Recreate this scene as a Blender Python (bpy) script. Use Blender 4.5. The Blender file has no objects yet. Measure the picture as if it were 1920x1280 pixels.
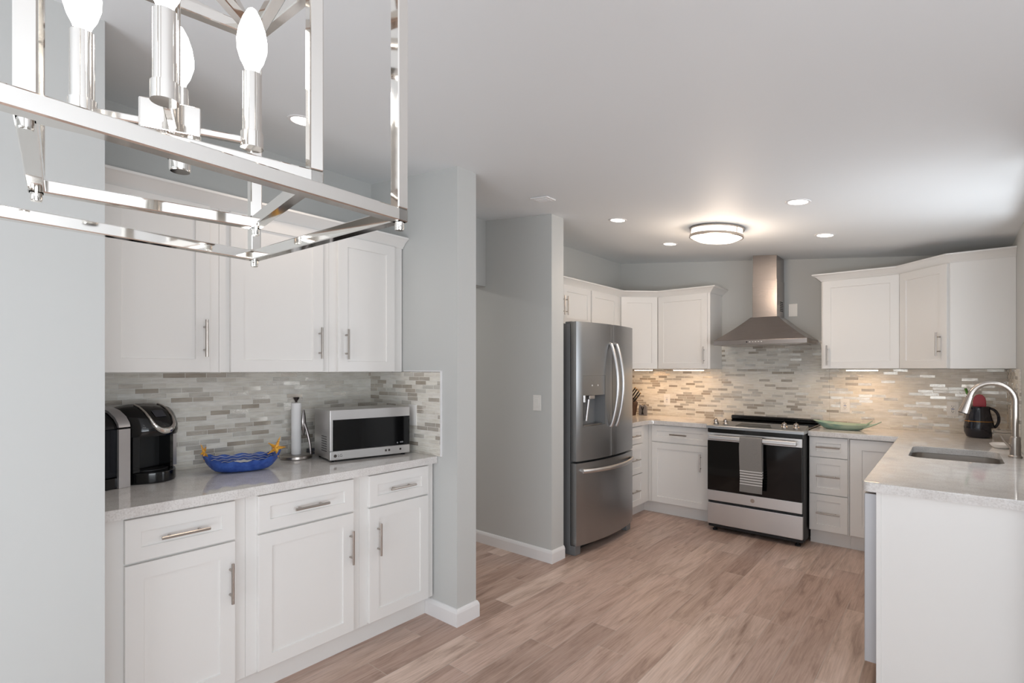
import bpy, bmesh, math, random
from mathutils import Vector, Matrix
random.seed(7)
scene = bpy.context.scene
COL = scene.collection

# ------------------------------------------------------------------ camera, world, light, exposure
EYE = 1.42
FPX = 970.0
YAW = math.atan(825.0 / 970.0)
cam_d = bpy.data.cameras.new('camera')
cam_d.sensor_width = 36.0
cam_d.lens = 36.0 * FPX / 1920.0
cam_d.shift_y = (693.0 - 640.0) / 1920.0
cam_d.clip_start = 0.02
cam = bpy.data.objects.new('camera', cam_d)
cam.location = (0, 0, EYE)
cam.rotation_euler = (math.pi / 2, 0, YAW)
COL.objects.link(cam)
scene.camera = cam

world = bpy.data.worlds.new('world')
scene.world = world
world.use_nodes = True
world.node_tree.nodes['Background'].inputs[0].default_value = (0.86, 0.93, 1.0, 1)
world.node_tree.nodes['Background'].inputs[1].default_value = 1.0

scene.view_settings.view_transform = 'Standard'
scene.view_settings.look = 'None'
scene.view_settings.gamma = 1.0
scene.view_settings.use_curve_mapping = False
scene.view_settings.exposure = 0.0
scene.cycles.use_denoising = True
scene.cycles.max_bounces = 10
scene.cycles.diffuse_bounces = 6
scene.cycles.sample_clamp_indirect = 6.0
scene.cycles.caustics_reflective = False
scene.cycles.caustics_refractive = False


def area_light(name, loc, rot, sx, sy, power, color, spread=math.pi):
    d = bpy.data.lights.new(name, 'AREA')
    d.shape = 'RECTANGLE'
    d.size, d.size_y = sx, sy
    d.energy = power
    d.color = color
    d.spread = spread
    o = bpy.data.objects.new(name, d)
    o.location = loc
    o.rotation_euler = rot
    COL.objects.link(o)
    return o


DAY = (0.86, 0.93, 1.0)
# daylight through the glass doors behind the camera, the dining window and the window over the sink, plus added fill lamps
area_light('daylight_rear', (-0.3, -2.45, 1.15), (math.pi / 2, 0, 0), 2.6, 2.0, 13, DAY)
area_light('rear_ceiling_fill', (-0.3, -2.40, 0.45), (math.radians(142), 0, 0), 2.5, 0.7, 54, (0.88, 0.94, 1.0))  # added fill aimed upward to brighten the ceiling
area_light('daylight_dining', (2.15, -0.4, 1.35), (0, math.pi / 2, 0), 1.3, 2.2, 20, DAY)
area_light('dining_ceiling_fill', (2.10, -0.4, 0.75), (0, math.radians(140), 0), 0.5, 2.2, 44, (0.88, 0.94, 1.0))  # second added fill, tilted up from the dining side to lift the ceiling
area_light('daylight_sink', (0.40, 3.55, 1.62), (0, math.pi / 2, 0), 0.8, 0.9, 5, DAY)
area_light('hall_fill', (-4.2, 2.6, 2.43), (0, 0, 0), 0.3, 0.3, 14, (1.0, 0.95, 0.9))  # unseen lamp added to brighten the hall, no known fixture
area_light('kitchen_ceiling_fill', (0.58, 3.55, 1.20), (0, math.radians(132), 0), 0.3, 0.9, 11, (0.9, 0.95, 1.0))  # added upward fill that lightens the kitchen ceiling
WARM = (1.0, 0.80, 0.63)


# ------------------------------------------------------------------ materials
def lin(c):
    c = c / 255.0
    return c / 12.92 if c <= 0.04045 else ((c + 0.055) / 1.055) ** 2.4


def rgb(r, g, b):
    return (lin(r), lin(g), lin(b), 1)


def mat(name, color, rough=0.5, metal=0.0, spec=0.5, **kw):
    m = bpy.data.materials.new(name)
    m.use_nodes = True
    b = m.node_tree.nodes['Principled BSDF']
    b.inputs['Base Color'].default_value = color
    b.inputs['Roughness'].default_value = rough
    b.inputs['Metallic'].default_value = metal
    b.inputs['Specular IOR Level'].default_value = spec
    for k, v in kw.items():
        b.inputs[k.replace('_', ' ')].default_value = v
    return m


def N(m, t, **kw):
    n = m.node_tree.nodes.new(t)
    for k, v in kw.items():
        setattr(n, k, v)
    return n


def L(m, a, b):
    m.node_tree.links.new(a, b)


def bsdf(m):
    return m.node_tree.nodes['Principled BSDF']


def coords(m, order=None, scale=(1, 1, 1)):
    """object-space coordinates, optionally re-ordered, e.g. 'yz0'"""
    tc = N(m, 'ShaderNodeTexCoord')
    out = tc.outputs['Object']
    if order:
        s = N(m, 'ShaderNodeSeparateXYZ')
        L(m, out, s.inputs[0])
        c = N(m, 'ShaderNodeCombineXYZ')
        for i, ch in enumerate(order):
            if ch in 'xyz':
                L(m, s.outputs['xyz'.index(ch)], c.inputs[i])
        out = c.outputs[0]
    mp = N(m, 'ShaderNodeMapping')
    mp.inputs['Scale'].default_value = scale
    L(m, out, mp.inputs[0])
    return mp.outputs[0]


def ramp(m, fac, stops, interp='LINEAR'):
    r = N(m, 'ShaderNodeValToRGB')
    r.color_ramp.interpolation = interp
    e = r.color_ramp.elements
    e[0].position, e[0].color = stops[0]
    e[1].position, e[1].color = stops[-1]
    for p, c in stops[1:-1]:
        x = e.new(p)
        x.color = c
    L(m, fac, r.inputs[0])
    return r.outputs[0]


def noise(m, vec, scale, detail=3, rough=0.5):
    n = N(m, 'ShaderNodeTexNoise')
    n.inputs['Scale'].default_value = scale
    n.inputs['Detail'].default_value = detail
    n.inputs['Roughness'].default_value = rough
    L(m, vec, n.inputs['Vector'])
    return n.outputs['Fac']


def bump(m, h, strength=0.1, dist=0.002, normal=None):
    b = N(m, 'ShaderNodeBump')
    b.inputs['Strength'].default_value = strength
    b.inputs['Distance'].default_value = dist
    L(m, h, b.inputs['Height'])
    if normal is not None:
        L(m, normal, b.inputs['Normal'])
    L(m, b.outputs[0], bsdf(m).inputs['Normal'])


def mixc(m, fac, a, b, mode='MIX'):
    n = N(m, 'ShaderNodeMix', data_type='RGBA', blend_type=mode)
    for s, v in ((n.inputs[0], fac), (n.inputs[6], a), (n.inputs[7], b)):
        if hasattr(v, 'links'):
            L(m, v, s)
        else:
            s.default_value = v
    return n.outputs[2]


def wall_paint(name, color):
    m = mat(name, color, 0.6, spec=0.25)
    bump(m, noise(m, coords(m), 260, 2), 0.04, 0.001)
    return m


M_WALL = wall_paint('gray wall paint', rgb(196, 197, 195))
M_CEIL = wall_paint('white ceiling paint', rgb(229, 232, 234))
M_TRIM = mat('white trim enamel', rgb(232, 231, 231), 0.35)
M_CAB = mat('white cabinet lacquer', rgb(231, 229, 226), 0.32, spec=0.4)
bump(M_CAB, noise(M_CAB, coords(M_CAB), 60, 2), 0.01, 0.001)
M_PLASTIC = mat('white plastic', rgb(232, 230, 226), 0.35)
M_SLOT = mat('dark slot', rgb(30, 28, 28), 0.6)
M_BLUE = mat('blue marking', rgb(60, 80, 150), 0.5)
M_NICKEL = mat('brushed nickel', rgb(180, 172, 165), 0.28, 1.0)
M_CHROME = mat('polished nickel', rgb(230, 226, 221), 0.06, 1.0)
M_DARKCHROME = mat('dark polished metal', rgb(110, 104, 102), 0.16, 1.0)
M_BLACK = mat('black gloss plastic', rgb(14, 14, 15), 0.12)
M_BLACKM = mat('black matte', rgb(20, 20, 21), 0.5)
M_GLASSBLK = mat('black glass', rgb(12, 12, 13), 0.06, spec=0.4)
M_RUBBER = mat('black rubber', rgb(22, 22, 22), 0.8)


def steel(name, color, rough, order, stretch):
    m = mat(name, color, rough, 1.0)
    n = noise(m, coords(m, None, stretch), 6, 3)
    r = N(m, 'ShaderNodeMapRange')
    r.inputs['To Min'].default_value = rough - 0.05
    r.inputs['To Max'].default_value = rough + 0.06
    L(m, n, r.inputs[0])
    L(m, r.outputs[0], bsdf(m).inputs['Roughness'])
    return m


M_STEEL = steel('brushed stainless steel', rgb(210, 208, 207), 0.36, None, (1, 1, 60))
M_STEELD = steel('dark stainless steel', rgb(166, 168, 170), 0.33, None, (1, 1, 60))
M_STEELH = steel('hood stainless steel', rgb(176, 167, 162), 0.25, None, (1, 1, 50))
M_FRSIDE = mat('gray painted steel', rgb(126, 127, 128), 0.42, 0.3)
M_SINK = steel('sink steel', rgb(198, 192, 186), 0.30, None, (30, 1, 1))


def quartz():
    m = mat('light quartz', rgb(205, 200, 196), 0.05, spec=0.55)
    v = coords(m)
    n1 = noise(m, v, 14, 6, 0.65)
    n2 = noise(m, v, 160, 3, 0.6)
    c1 = ramp(m, n1, [(0.3, rgb(212, 208, 205)), (0.5, rgb(222, 219, 216)), (0.7, rgb(229, 227, 225))])
    c2 = ramp(m, n2, [(0.36, rgb(216, 213, 211)), (0.55, rgb(255, 255, 255))])
    L(m, mixc(m, 0.5, c1, c2, 'MULTIPLY'), bsdf(m).inputs['Base Color'])
    return m


M_QUARTZ = quartz()


def row_shift(m, v, height, length, dy=0.0):
    """slide every row of bricks by its own random amount"""
    s = N(m, 'ShaderNodeSeparateXYZ')
    L(m, v, s.inputs[0])
    a = N(m, 'ShaderNodeMath', operation='ADD')
    L(m, s.outputs[1], a.inputs[0])
    a.inputs[1].default_value = dy
    d = N(m, 'ShaderNodeMath', operation='DIVIDE')
    L(m, a.outputs[0], d.inputs[0])
    d.inputs[1].default_value = height
    f = N(m, 'ShaderNodeMath', operation='FLOOR')
    L(m, d.outputs[0], f.inputs[0])
    w = N(m, 'ShaderNodeTexWhiteNoise', noise_dimensions='1D')
    L(m, f.outputs[0], w.inputs['W'])
    k = N(m, 'ShaderNodeMath', operation='MULTIPLY_ADD')
    L(m, w.outputs['Value'], k.inputs[0])
    k.inputs[1].default_value = length
    L(m, s.outputs[0], k.inputs[2])
    c = N(m, 'ShaderNodeCombineXYZ')
    L(m, k.outputs[0], c.inputs[0])
    L(m, a.outputs[0], c.inputs[1])
    return c.outputs[0]


def mosaic(name, order):
    m = mat(name, rgb(205, 202, 195), 0.15)
    v = row_shift(m, coords(m, order), 0.0242, 0.096)
    b = N(m, 'ShaderNodeTexBrick')
    b.offset = 0.0
    b.inputs['Color1'].default_value = (0, 0, 0, 1)
    b.inputs['Color2'].default_value = (1, 1, 1, 1)
    b.inputs['Mortar'].default_value = (0.5, 0.5, 0.5, 1)
    b.inputs['Scale'].default_value = 1.0
    b.inputs['Mortar Size'].default_value = 0.0011
    b.inputs['Mortar Smooth'].default_value = 0.05
    b.inputs['Bias'].default_value = 0.0
    b.inputs['Brick Width'].default_value = 0.096
    b.inputs['Row Height'].default_value = 0.0242
    L(m, v, b.inputs['Vector'])
    rnd, mortar = b.outputs['Color'], b.outputs['Fac']
    tile = ramp(m, rnd, [(0.0, rgb(228, 224, 214)), (0.25, rgb(222, 217, 207)), (0.45, rgb(231, 227, 219)), (0.62, rgb(212, 207, 198)),
                         (0.74, rgb(198, 190, 179)), (0.84, rgb(216, 212, 204)), (0.91, rgb(184, 174, 161))], 'CONSTANT')
    st = noise(m, coords(m, order, (14, 75, 1)), 1.0, 4, 0.6)
    streak = ramp(m, st, [(0.3, rgb(222, 219, 215)), (0.6, rgb(255, 255, 255))])
    tile = mixc(m, 0.8, tile, streak, 'MULTIPLY')
    L(m, mixc(m, mortar, tile, rgb(228, 226, 220)), bsdf(m).inputs['Base Color'])
    wn = N(m, 'ShaderNodeTexWhiteNoise', noise_dimensions='1D')
    L(m, rnd, wn.inputs['W'])
    sub = N(m, 'ShaderNodeVectorMath', operation='SUBTRACT')
    L(m, wn.outputs['Color'], sub.inputs[0])
    sub.inputs[1].default_value = (0.5, 0.5, 0.5)
    sc = N(m, 'ShaderNodeVectorMath', operation='SCALE')
    L(m, sub.outputs[0], sc.inputs[0])
    sc.inputs['Scale'].default_value = 0.10
    g = N(m, 'ShaderNodeNewGeometry')
    add = N(m, 'ShaderNodeVectorMath', operation='ADD')
    L(m, g.outputs['Normal'], add.inputs[0])
    L(m, sc.outputs[0], add.inputs[1])
    nr = N(m, 'ShaderNodeVectorMath', operation='NORMALIZE')
    L(m, add.outputs[0], nr.inputs[0])
    rr = ramp(m, rnd, [(0.0, (0.38,) * 3 + (1,)), (0.62, (0.13,) * 3 + (1,)), (0.98, (0.2,) * 3 + (1,))], 'CONSTANT')
    L(m, ramp(m, rnd, [(0.0, (0, 0, 0, 1)), (0.62, (0.32, 0.32, 0.32, 1)), (0.98, (0.2, 0.2, 0.2, 1))], 'CONSTANT'), bsdf(m).inputs['Metallic'])
    L(m, mixc(m, mortar, rr, (0.75, 0.75, 0.75, 1)), bsdf(m).inputs['Roughness'])
    hn = noise(m, coords(m, order, (120, 260, 1)), 1.0, 2)
    sel = ramp(m, rnd, [(0.55, (0, 0, 0, 1)), (0.64, (1, 1, 1, 1)), (0.9, (0.3, 0.3, 0.3, 1))], 'CONSTANT')
    h = N(m, 'ShaderNodeMath', operation='MULTIPLY')
    L(m, hn, h.inputs[0])
    L(m, sel, h.inputs[1])
    h2 = N(m, 'ShaderNodeMath', operation='SUBTRACT')
    L(m, h.outputs[0], h2.inputs[0])
    L(m, mortar, h2.inputs[1])
    bump(m, h2.outputs[0], 0.55, 0.0016, nr.outputs[0])
    return m


M_TILE_X = mosaic('glass mosaic tile', 'yz0')
M_TILE_Y = mosaic('glass mosaic tile on cross walls', 'xz0')


def planks():
    m = mat('wood look plank tile', rgb(160, 138, 126), 0.36, spec=0.35)
    v = row_shift(m, coords(m, 'yx0'), 0.1525, 0.915, 0.02)
    b = N(m, 'ShaderNodeTexBrick')
    b.offset = 0.0
    b.inputs['Color1'].default_value = (0, 0, 0, 1)
    b.inputs['Color2'].default_value = (1, 1, 1, 1)
    b.inputs['Mortar'].default_value = (0.5, 0.5, 0.5, 1)
    b.inputs['Scale'].default_value = 1.0
    b.inputs['Mortar Size'].default_value = 0.0013
    b.inputs['Mortar Smooth'].default_value = 0.1
    b.inputs['Brick Width'].default_value = 0.915
    b.inputs['Row Height'].default_value = 0.1525
    L(m, v, b.inputs['Vector'])
    rnd, mortar = b.outputs['Color'], b.outputs['Fac']
    base = ramp(m, rnd, [(0.0, rgb(184, 159, 147)), (0.25, rgb(212, 187, 175)), (0.5, rgb(198, 172, 160)), (0.75, rgb(222, 200, 188)), (1.0, rgb(186, 160, 148))])
    # grain, shifted per plank
    off = N(m, 'ShaderNodeVectorMath', operation='MULTIPLY_ADD')
    L(m, rnd, off.inputs[0])
    off.inputs[1].default_value = (7.3, 5.1, 3.0)
    sc = N(m, 'ShaderNodeMapping')
    sc.inputs['Scale'].default_value = (1.8, 12, 1)
    L(m, v, sc.inputs[0])
    L(m, sc.outputs[0], off.inputs[2])
    n = N(m, 'ShaderNodeTexNoise')
    n.inputs['Scale'].default_value = 1.3
    n.inputs['Detail'].default_value = 7
    n.inputs['Roughness'].default_value = 0.62
    n.inputs['Distortion'].default_value = 0.8
    L(m, off.outputs[0], n.inputs['Vector'])
    grain = ramp(m, n.outputs['Fac'], [(0.27, rgb(176, 163, 155)), (0.42, rgb(226, 220, 214)), (0.55, rgb(250, 247, 244)), (0.66, rgb(255, 255, 255)), (0.76, rgb(200, 188, 180))])
    sc2 = N(m, 'ShaderNodeMapping')
    sc2.inputs['Scale'].default_value = (5, 120, 1)
    L(m, v, sc2.inputs[0])
    f = noise(m, sc2.outputs[0], 1.0, 3)
    fine = ramp(m, f, [(0.3, rgb(222, 218, 215)), (0.6, rgb(255, 255, 255))])
    c = mixc(m, 0.85, base, grain, 'MULTIPLY')
    c = mixc(m, 0.7, c, fine, 'MULTIPLY')
    L(m, mixc(m, mortar, c, rgb(186, 172, 162)), bsdf(m).inputs['Base Color'])
    bump(m, n.outputs['Fac'], 0.06, 0.002)
    return m


M_FLOOR = planks()


def emit(name, color, strength, base=(0.9, 0.9, 0.88, 1)):
    m = mat(name, base, 0.3)
    bsdf(m).inputs['Emission Color'].default_value = color
    bsdf(m).inputs['Emission Strength'].default_value = strength
    return m


M_CAN = emit('lit recessed lens', (1, 0.95, 0.88, 1), 9)
M_FLUSH = emit('lit frosted acrylic', (1, 0.90, 0.78, 1), 3.2)
M_BULB = emit('lit candle bulb', (1, 0.97, 0.93, 1), 14)
M_STRIP = emit('lit strip lens', (1, 0.84, 0.66, 1), 7)
M_GLASS = mat('clear glass', (1, 1, 1, 1), 0.02, Transmission_Weight=1.0, IOR=1.3)
M_WATERTANK = mat('smoky translucent plastic', rgb(70, 72, 78), 0.08, Transmission_Weight=0.7, IOR=1.15)
M_SILVER = mat('satin silver plastic', rgb(196, 193, 193), 0.3, 0.7)


# ------------------------------------------------------------------ mesh helpers
def bx(bm, x0, x1, y0, y1, z0, z1, bev=0.0, seg=2):
    vs = [bm.verts.new((x, y, z)) for z in (z0, z1) for y in (y0, y1) for x in (x0, x1)]
    q = [(0, 2, 3, 1), (4, 5, 7, 6), (0, 1, 5, 4), (2, 6, 7, 3), (0, 4, 6, 2), (1, 3, 7, 5)]
    fs = [bm.faces.new([vs[i] for i in f]) for f in q]
    if bev > 0:
        es = list({e for f in fs for e in f.edges})
        bmesh.ops.bevel(bm, geom=es, offset=bev, segments=seg, profile=0.5, affect='EDGES')


def prism(bm, pts, z0, z1, ztop=None, bev=0.0):
    """vertical prism of a plan polygon; ztop(x, y) overrides z1"""
    lo = [bm.verts.new((x, y, z0)) for x, y in pts]
    hi = [bm.verts.new((x, y, ztop(x, y) if ztop else z1)) for x, y in pts]
    n = len(pts)
    fs = [bm.faces.new([lo[i], lo[(i + 1) % n], hi[(i + 1) % n], hi[i]]) for i in range(n)]
    fs.append(bm.faces.new(hi))
    fs.append(bm.faces.new(lo[::-1]))
    bmesh.ops.recalc_face_normals(bm, faces=fs)
    if bev:
        es = [e for f in fs[-2:] for e in f.edges]
        bmesh.ops.bevel(bm, geom=es, offset=bev, segments=2, profile=0.5, affect='EDGES')


def extrude_profile(bm, prof, axis, a0, a1):
    """closed profile (2 coords) swept straight along axis 'x'/'y'"""
    def P(p, a):
        return (a, p[0], p[1]) if axis == 'x' else (p[0], a, p[1])
    A = [bm.verts.new(P(p, a0)) for p in prof]
    B = [bm.verts.new(P(p, a1)) for p in prof]
    n = len(prof)
    fs = [bm.faces.new([A[i], A[(i + 1) % n], B[(i + 1) % n], B[i]]) for i in range(n)]
    fs += [bm.faces.new(A[::-1]), bm.faces.new(B)]
    bmesh.ops.recalc_face_normals(bm, faces=fs)


def tube(bm, pts, r, seg=12, caps=True, squash=1.0):
    pts = [Vector(p) for p in pts]
    rs = r if isinstance(r, (list, tuple)) else [r] * len(pts)
    rings = []
    t0 = (pts[1] - pts[0]).normalized()
    up = Vector((0, 0, 1)) if abs(t0.z) < 0.9 else Vector((1, 0, 0))
    u = t0.cross(up).normalized()
    for i, p in enumerate(pts):
        if i == 0:
            t = pts[1] - pts[0]
        elif i == len(pts) - 1:
            t = pts[-1] - pts[-2]
        else:
            t = (pts[i + 1] - p).normalized() + (p - pts[i - 1]).normalized()
        t.normalize()
        u = (u - t * u.dot(t)).normalized()
        w = t.cross(u)
        rings.append([bm.verts.new(p + (u * math.cos(a) + w * math.sin(a) * squash) * rs[i])
                      for a in [2 * math.pi * k / seg for k in range(seg)]])
    fs = []
    for a, b in zip(rings, rings[1:]):
        for k in range(seg):
            fs.append(bm.faces.new([a[k], a[(k + 1) % seg], b[(k + 1) % seg], b[k]]))
    if caps:
        fs.append(bm.faces.new(rings[0][::-1]))
        fs.append(bm.faces.new(rings[-1]))
    bmesh.ops.recalc_face_normals(bm, faces=fs)


def lathe(bm, prof, seg=32, center=(0, 0), sx=1.0, sy=1.0, rot=0.0):
    """profile list (r, z) turned about z"""
    rings = []
    for r, z in prof:
        ring = []
        for k in range(seg):
            a = 2 * math.pi * k / seg
            x, y = r * math.cos(a) * sx, r * math.sin(a) * sy
            ring.append(bm.verts.new((center[0] + x * math.cos(rot) - y * math.sin(rot), center[1] + x * math.sin(rot) + y * math.cos(rot), z)))
        rings.append(ring)
    fs = []
    for a, b in zip(rings, rings[1:]):
        for k in range(seg):
            fs.append(bm.faces.new([a[k], a[(k + 1) % seg], b[(k + 1) % seg], b[k]]))
    if prof[0][0] > 1e-5:
        fs.append(bm.faces.new(rings[0][::-1]))
    if prof[-1][0] > 1e-5:
        fs.append(bm.faces.new(rings[-1]))
    bmesh.ops.remove_doubles(bm, verts=bm.verts[:], dist=1e-6)
    bmesh.ops.recalc_face_normals(bm, faces=[f for f in bm.faces])


def bar(bm, p0, p1, w, ext=0.0, bev=0.0012):
    """square bar between two points"""
    p0, p1 = Vector(p0), Vector(p1)
    t = (p1 - p0).normalized()
    p0 = p0 - t * ext
    p1 = p1 + t * ext
    up = Vector((0, 0, 1)) if abs(t.z) < 0.9 else Vector((math.cos(BAR_ANG[0]), math.sin(BAR_ANG[0]), 0))
    u = t.cross(up).normalized()
    v = u.cross(t)
    h = w / 2
    A = [bm.verts.new(p0 + u * a * h + v * b * h) for a, b in ((-1, -1), (1, -1), (1, 1), (-1, 1))]
    B = [bm.verts.new(p1 + u * a * h + v * b * h) for a, b in ((-1, -1), (1, -1), (1, 1), (-1, 1))]
    fs = [bm.faces.new([A[i], A[(i + 1) % 4], B[(i + 1) % 4], B[i]]) for i in range(4)] + [bm.faces.new(A[::-1]), bm.faces.new(B)]
    bmesh.ops.recalc_face_normals(bm, faces=fs)
    if bev:
        bmesh.ops.bevel(bm, geom=list({e for f in fs for e in f.edges}), offset=bev, segments=1, affect='EDGES')


BAR_ANG = [0.0]


def new():
    return bmesh.new()


def obj(name, bm, material, parent=None, smooth=True, loc=None, rotz=None):
    me = bpy.data.meshes.new(name)
    bm.to_mesh(me)
    bm.free()
    me.materials.append(material)
    if smooth:
        me.polygons.foreach_set('use_smooth', [True] * len(me.polygons))
        me.set_sharp_from_angle(angle=math.radians(32))
    o = bpy.data.objects.new(name, me)
    COL.objects.link(o)
    if smooth:
        wn = o.modifiers.new('face weighted normals', 'WEIGHTED_NORMAL')
        wn.keep_sharp = True
        wn.weight = 100
    if parent is not None:
        o.parent = parent
    if loc is not None:
        o.location = loc
    if rotz is not None:
        o.rotation_euler.z = rotz
    return o


def thing(name, label, cat, loc=(0, 0, 0), rotz=0.0, group=None):
    o = bpy.data.objects.new(name, None)
    o.empty_display_size = 0.05
    COL.objects.link(o)
    o.location = loc
    o.rotation_euler = (0, 0, rotz)
    o['label'] = label
    o['category'] = cat
    if group:
        o['group'] = group
    return o


def tag(o, label, cat, group=None):
    o['label'] = label
    o['category'] = cat
    if group:
        o['group'] = group
    return o


def struct(name, bm, m, smooth=False):
    o = obj(name, bm, m, None, smooth)
    o['kind'] = 'structure'
    return o


def dup(root, loc, rotz=None, label=None):
    r = root.copy()
    COL.objects.link(r)
    r.location = loc
    if rotz is not None:
        r.rotation_euler = rotz
    if label:
        r['label'] = label
    for ch in list(root.children):
        c = ch.copy()
        COL.objects.link(c)
        c.parent = r
        for g in list(ch.children):
            d = g.copy()
            COL.objects.link(d)
            d.parent = c
    return r


def text_part(name, body, size, m, parent, loc, rot, depth=0.0004):
    cu = bpy.data.curves.new(name, 'FONT')
    cu.body = body
    cu.size = size
    cu.extrude = depth
    cu.align_x = 'CENTER'
    cu.align_y = 'CENTER'
    tmp = bpy.data.objects.new(name, cu)
    COL.objects.link(tmp)
    dg = bpy.context.evaluated_depsgraph_get()
    me = bpy.data.meshes.new_from_object(tmp.evaluated_get(dg))
    bpy.data.objects.remove(tmp)
    me.materials.clear()
    me.materials.append(m)
    o = bpy.data.objects.new(name, me)
    COL.objects.link(o)
    o.parent = parent
    o.location = loc
    o.rotation_euler = rot
    return o


# ------------------------------------------------------------------ the room
XL, YB, XR = -2.905, 5.345, 0.32       # alcove/kitchen left wall, back wall, right wall
YS0, YS1 = 1.987, 2.137                # partition between alcove and hall
YH0, YH1 = 3.083, 3.235                # hall wall beside refrigerator
XS = -2.09                             # free end of the partition and face of the dining wall
XH = -2.24                             # free end of the hall wall


def zc(x, y=0):
    return 2.637 - 0.1085 * (x + 2.905)


bm = new()
bx(bm, -6.2, 2.4, -2.9, 5.6, -0.1, 0.0)
struct('floor', bm, M_FLOOR)

bm = new()
xa, xb = XL - 0.15, 2.4
vs = [(x, y, zc(x) + dz) for dz in (0, 0.12) for y in (-2.9, 5.6) for x in (xa, xb)]
v = [bm.verts.new(p) for p in vs]
for q in [(0, 2, 3, 1), (4, 5, 7, 6), (0, 1, 5, 4), (2, 6, 7, 3), (0, 4, 6, 2), (1, 3, 7, 5)]:
    bm.faces.new([v[i] for i in q])
struct('ceiling', bm, M_CEIL)

TOP = lambda x, y: zc(x) + 0.02
bm = new()   # left wall with the hall opening (header above it)
prism(bm, [(XL - 0.13, 0.4), (XL, 0.4), (XL, YS1 - 0.02), (XL - 0.13, YS1 - 0.02)], 0, 0, TOP)
prism(bm, [(XL - 0.13, YH0 + 0.02), (XL, YH0 + 0.02), (XL, YB + 0.1), (XL - 0.13, YB + 0.1)], 0, 0, TOP)
prism(bm, [(XL - 0.13, YS1 - 0.02), (XL, YS1 - 0.02), (XL, YH0 + 0.02), (XL - 0.13, YH0 + 0.02)], 2.10, 0, TOP)
struct('wall_left', bm, M_WALL)
bm = new()
prism(bm, [(XL - 0.13, YB), (XR + 0.15, YB), (XR + 0.15, YB + 0.13), (XL - 0.13, YB + 0.13)], 0, 0, TOP)
struct('wall_back', bm, M_WALL)
bm = new()
prism(bm, [(XL - 0.02, YS0), (XS, YS0), (XS, YS1), (XL - 0.02, YS1)], 0, 0, TOP)
struct('wall_partition', bm, M_WALL)
bm = new()
prism(bm, [(-6.1, YH0), (XH, YH0), (XH, YH1), (-6.1, YH1)], 0, 0, TOP)
struct('wall_hall', bm, M_WALL)
bm = new()
prism(bm, [(XL - 0.13, -2.8), (XS, -2.8), (XS, 0.422), (XL - 0.13, 0.422)], 0, 0, TOP)
struct('wall_dining', bm, M_WALL)
bm = new()   # far end, near side and ceiling of the hall
bx(bm, -6.15, -6.0, 0.9, 3.2, 0, 2.6)
bx(bm, -6.1, XL - 0.13, YS1 - 0.15, YS1, 0, 2.6)
bx(bm, -6.1, XL - 0.13, YS1 - 0.15, YH1, 2.45, 2.6)
struct('wall_hall_end', bm, M_WALL)
# right wall of the kitchen with the window over the sink
WY0, WY1, WZ0, WZ1 = 3.05, 4.02, 1.10, 2.08
bm = new()
for (y0, y1, z0, z1) in ((2.60, WY0, 0, 0), (WY1, YB + 0.1, 0, 0), (WY0, WY1, 0, WZ0), (WY0, WY1, WZ1, 0)):
    prism(bm, [(XR, y0), (XR + 0.13, y0), (XR + 0.13, y1), (XR, y1)], z0, z1, TOP if z1 == 0 else None)
struct('wall_right', bm, M_WALL)
bm = new()
prism(bm, [(XR, 2.60), (2.4, 2.60), (2.4, 2.73), (XR, 2.73)], 0, 0, TOP)
struct('wall_return', bm, M_WALL)
bm = new()   # dining room wall on the right with its window opening
for (y0, y1, z0, z1) in ((-2.8, -1.55, 0, 0), (0.75, 2.73, 0, 0), (-1.55, 0.75, 0, 0.65), (-1.55, 0.75, 2.0, 0)):
    prism(bm, [(2.2, y0), (2.33, y0), (2.33, y1), (2.2, y1)], z0, z1, TOP if z1 == 0 else None)
struct('wall_east', bm, M_WALL)
bm = new()   # wall behind the camera with the glass door opening
for (x0, x1, z0, z1) in ((-2.2, -1.65, 0, 0), (1.05, 2.4, 0, 0), (-1.65, 1.05, 2.18, 0)):
    prism(bm, [(x0, -2.63), (x1, -2.63), (x1, -2.5), (x0, -2.5)], z0, z1, TOP if z1 == 0 else None)
struct('wall_rear', bm, M_WALL)


def window(name, axis, c, a0, a1, z0, z1, sign, mull):
    root = bpy.data.objects.new(name, None)
    COL.objects.link(root)
    root['kind'] = 'structure'
    root.location = (0, 0, 0)
    bm = new()
    w = 0.05

    def B(a, b, s, t, d0, d1):
        if axis == 'x':
            bx(bm, min(c + sign * d0, c + sign * d1), max(c + sign * d0, c + sign * d1), a, b, s, t, 0.004)
        else:
            bx(bm, a, b, min(c + sign * d0, c + sign * d1), max(c + sign * d0, c + sign * d1), s, t, 0.004)
    B(a0, a0 + w, z0, z1, 0.03, 0.1)
    B(a1 - w, a1, z0, z1, 0.03, 0.1)
    B(a0 + w, a1 - w, z0, z0 + w, 0.03, 0.1)
    B(a0 + w, a1 - w, z1 - w, z1, 0.03, 0.1)
    for t in mull:
        B(t - 0.025, t + 0.025, z0 + w, z1 - w, 0.04, 0.09)
    o = obj('window_frame', bm, M_TRIM, root)
    return root


window('window_1', 'x', XR, WY0, WY1, WZ0, WZ1, 1, [(WY0 + WY1) / 2])
window('window_2', 'x', 2.2, -1.55, 0.75, 0.65, 2.0, 1, [-0.8, 0.0])
window('door_1', 'y', -2.5, -1.65, 1.05, 0.0, 2.18, -1, [-0.3])


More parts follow.
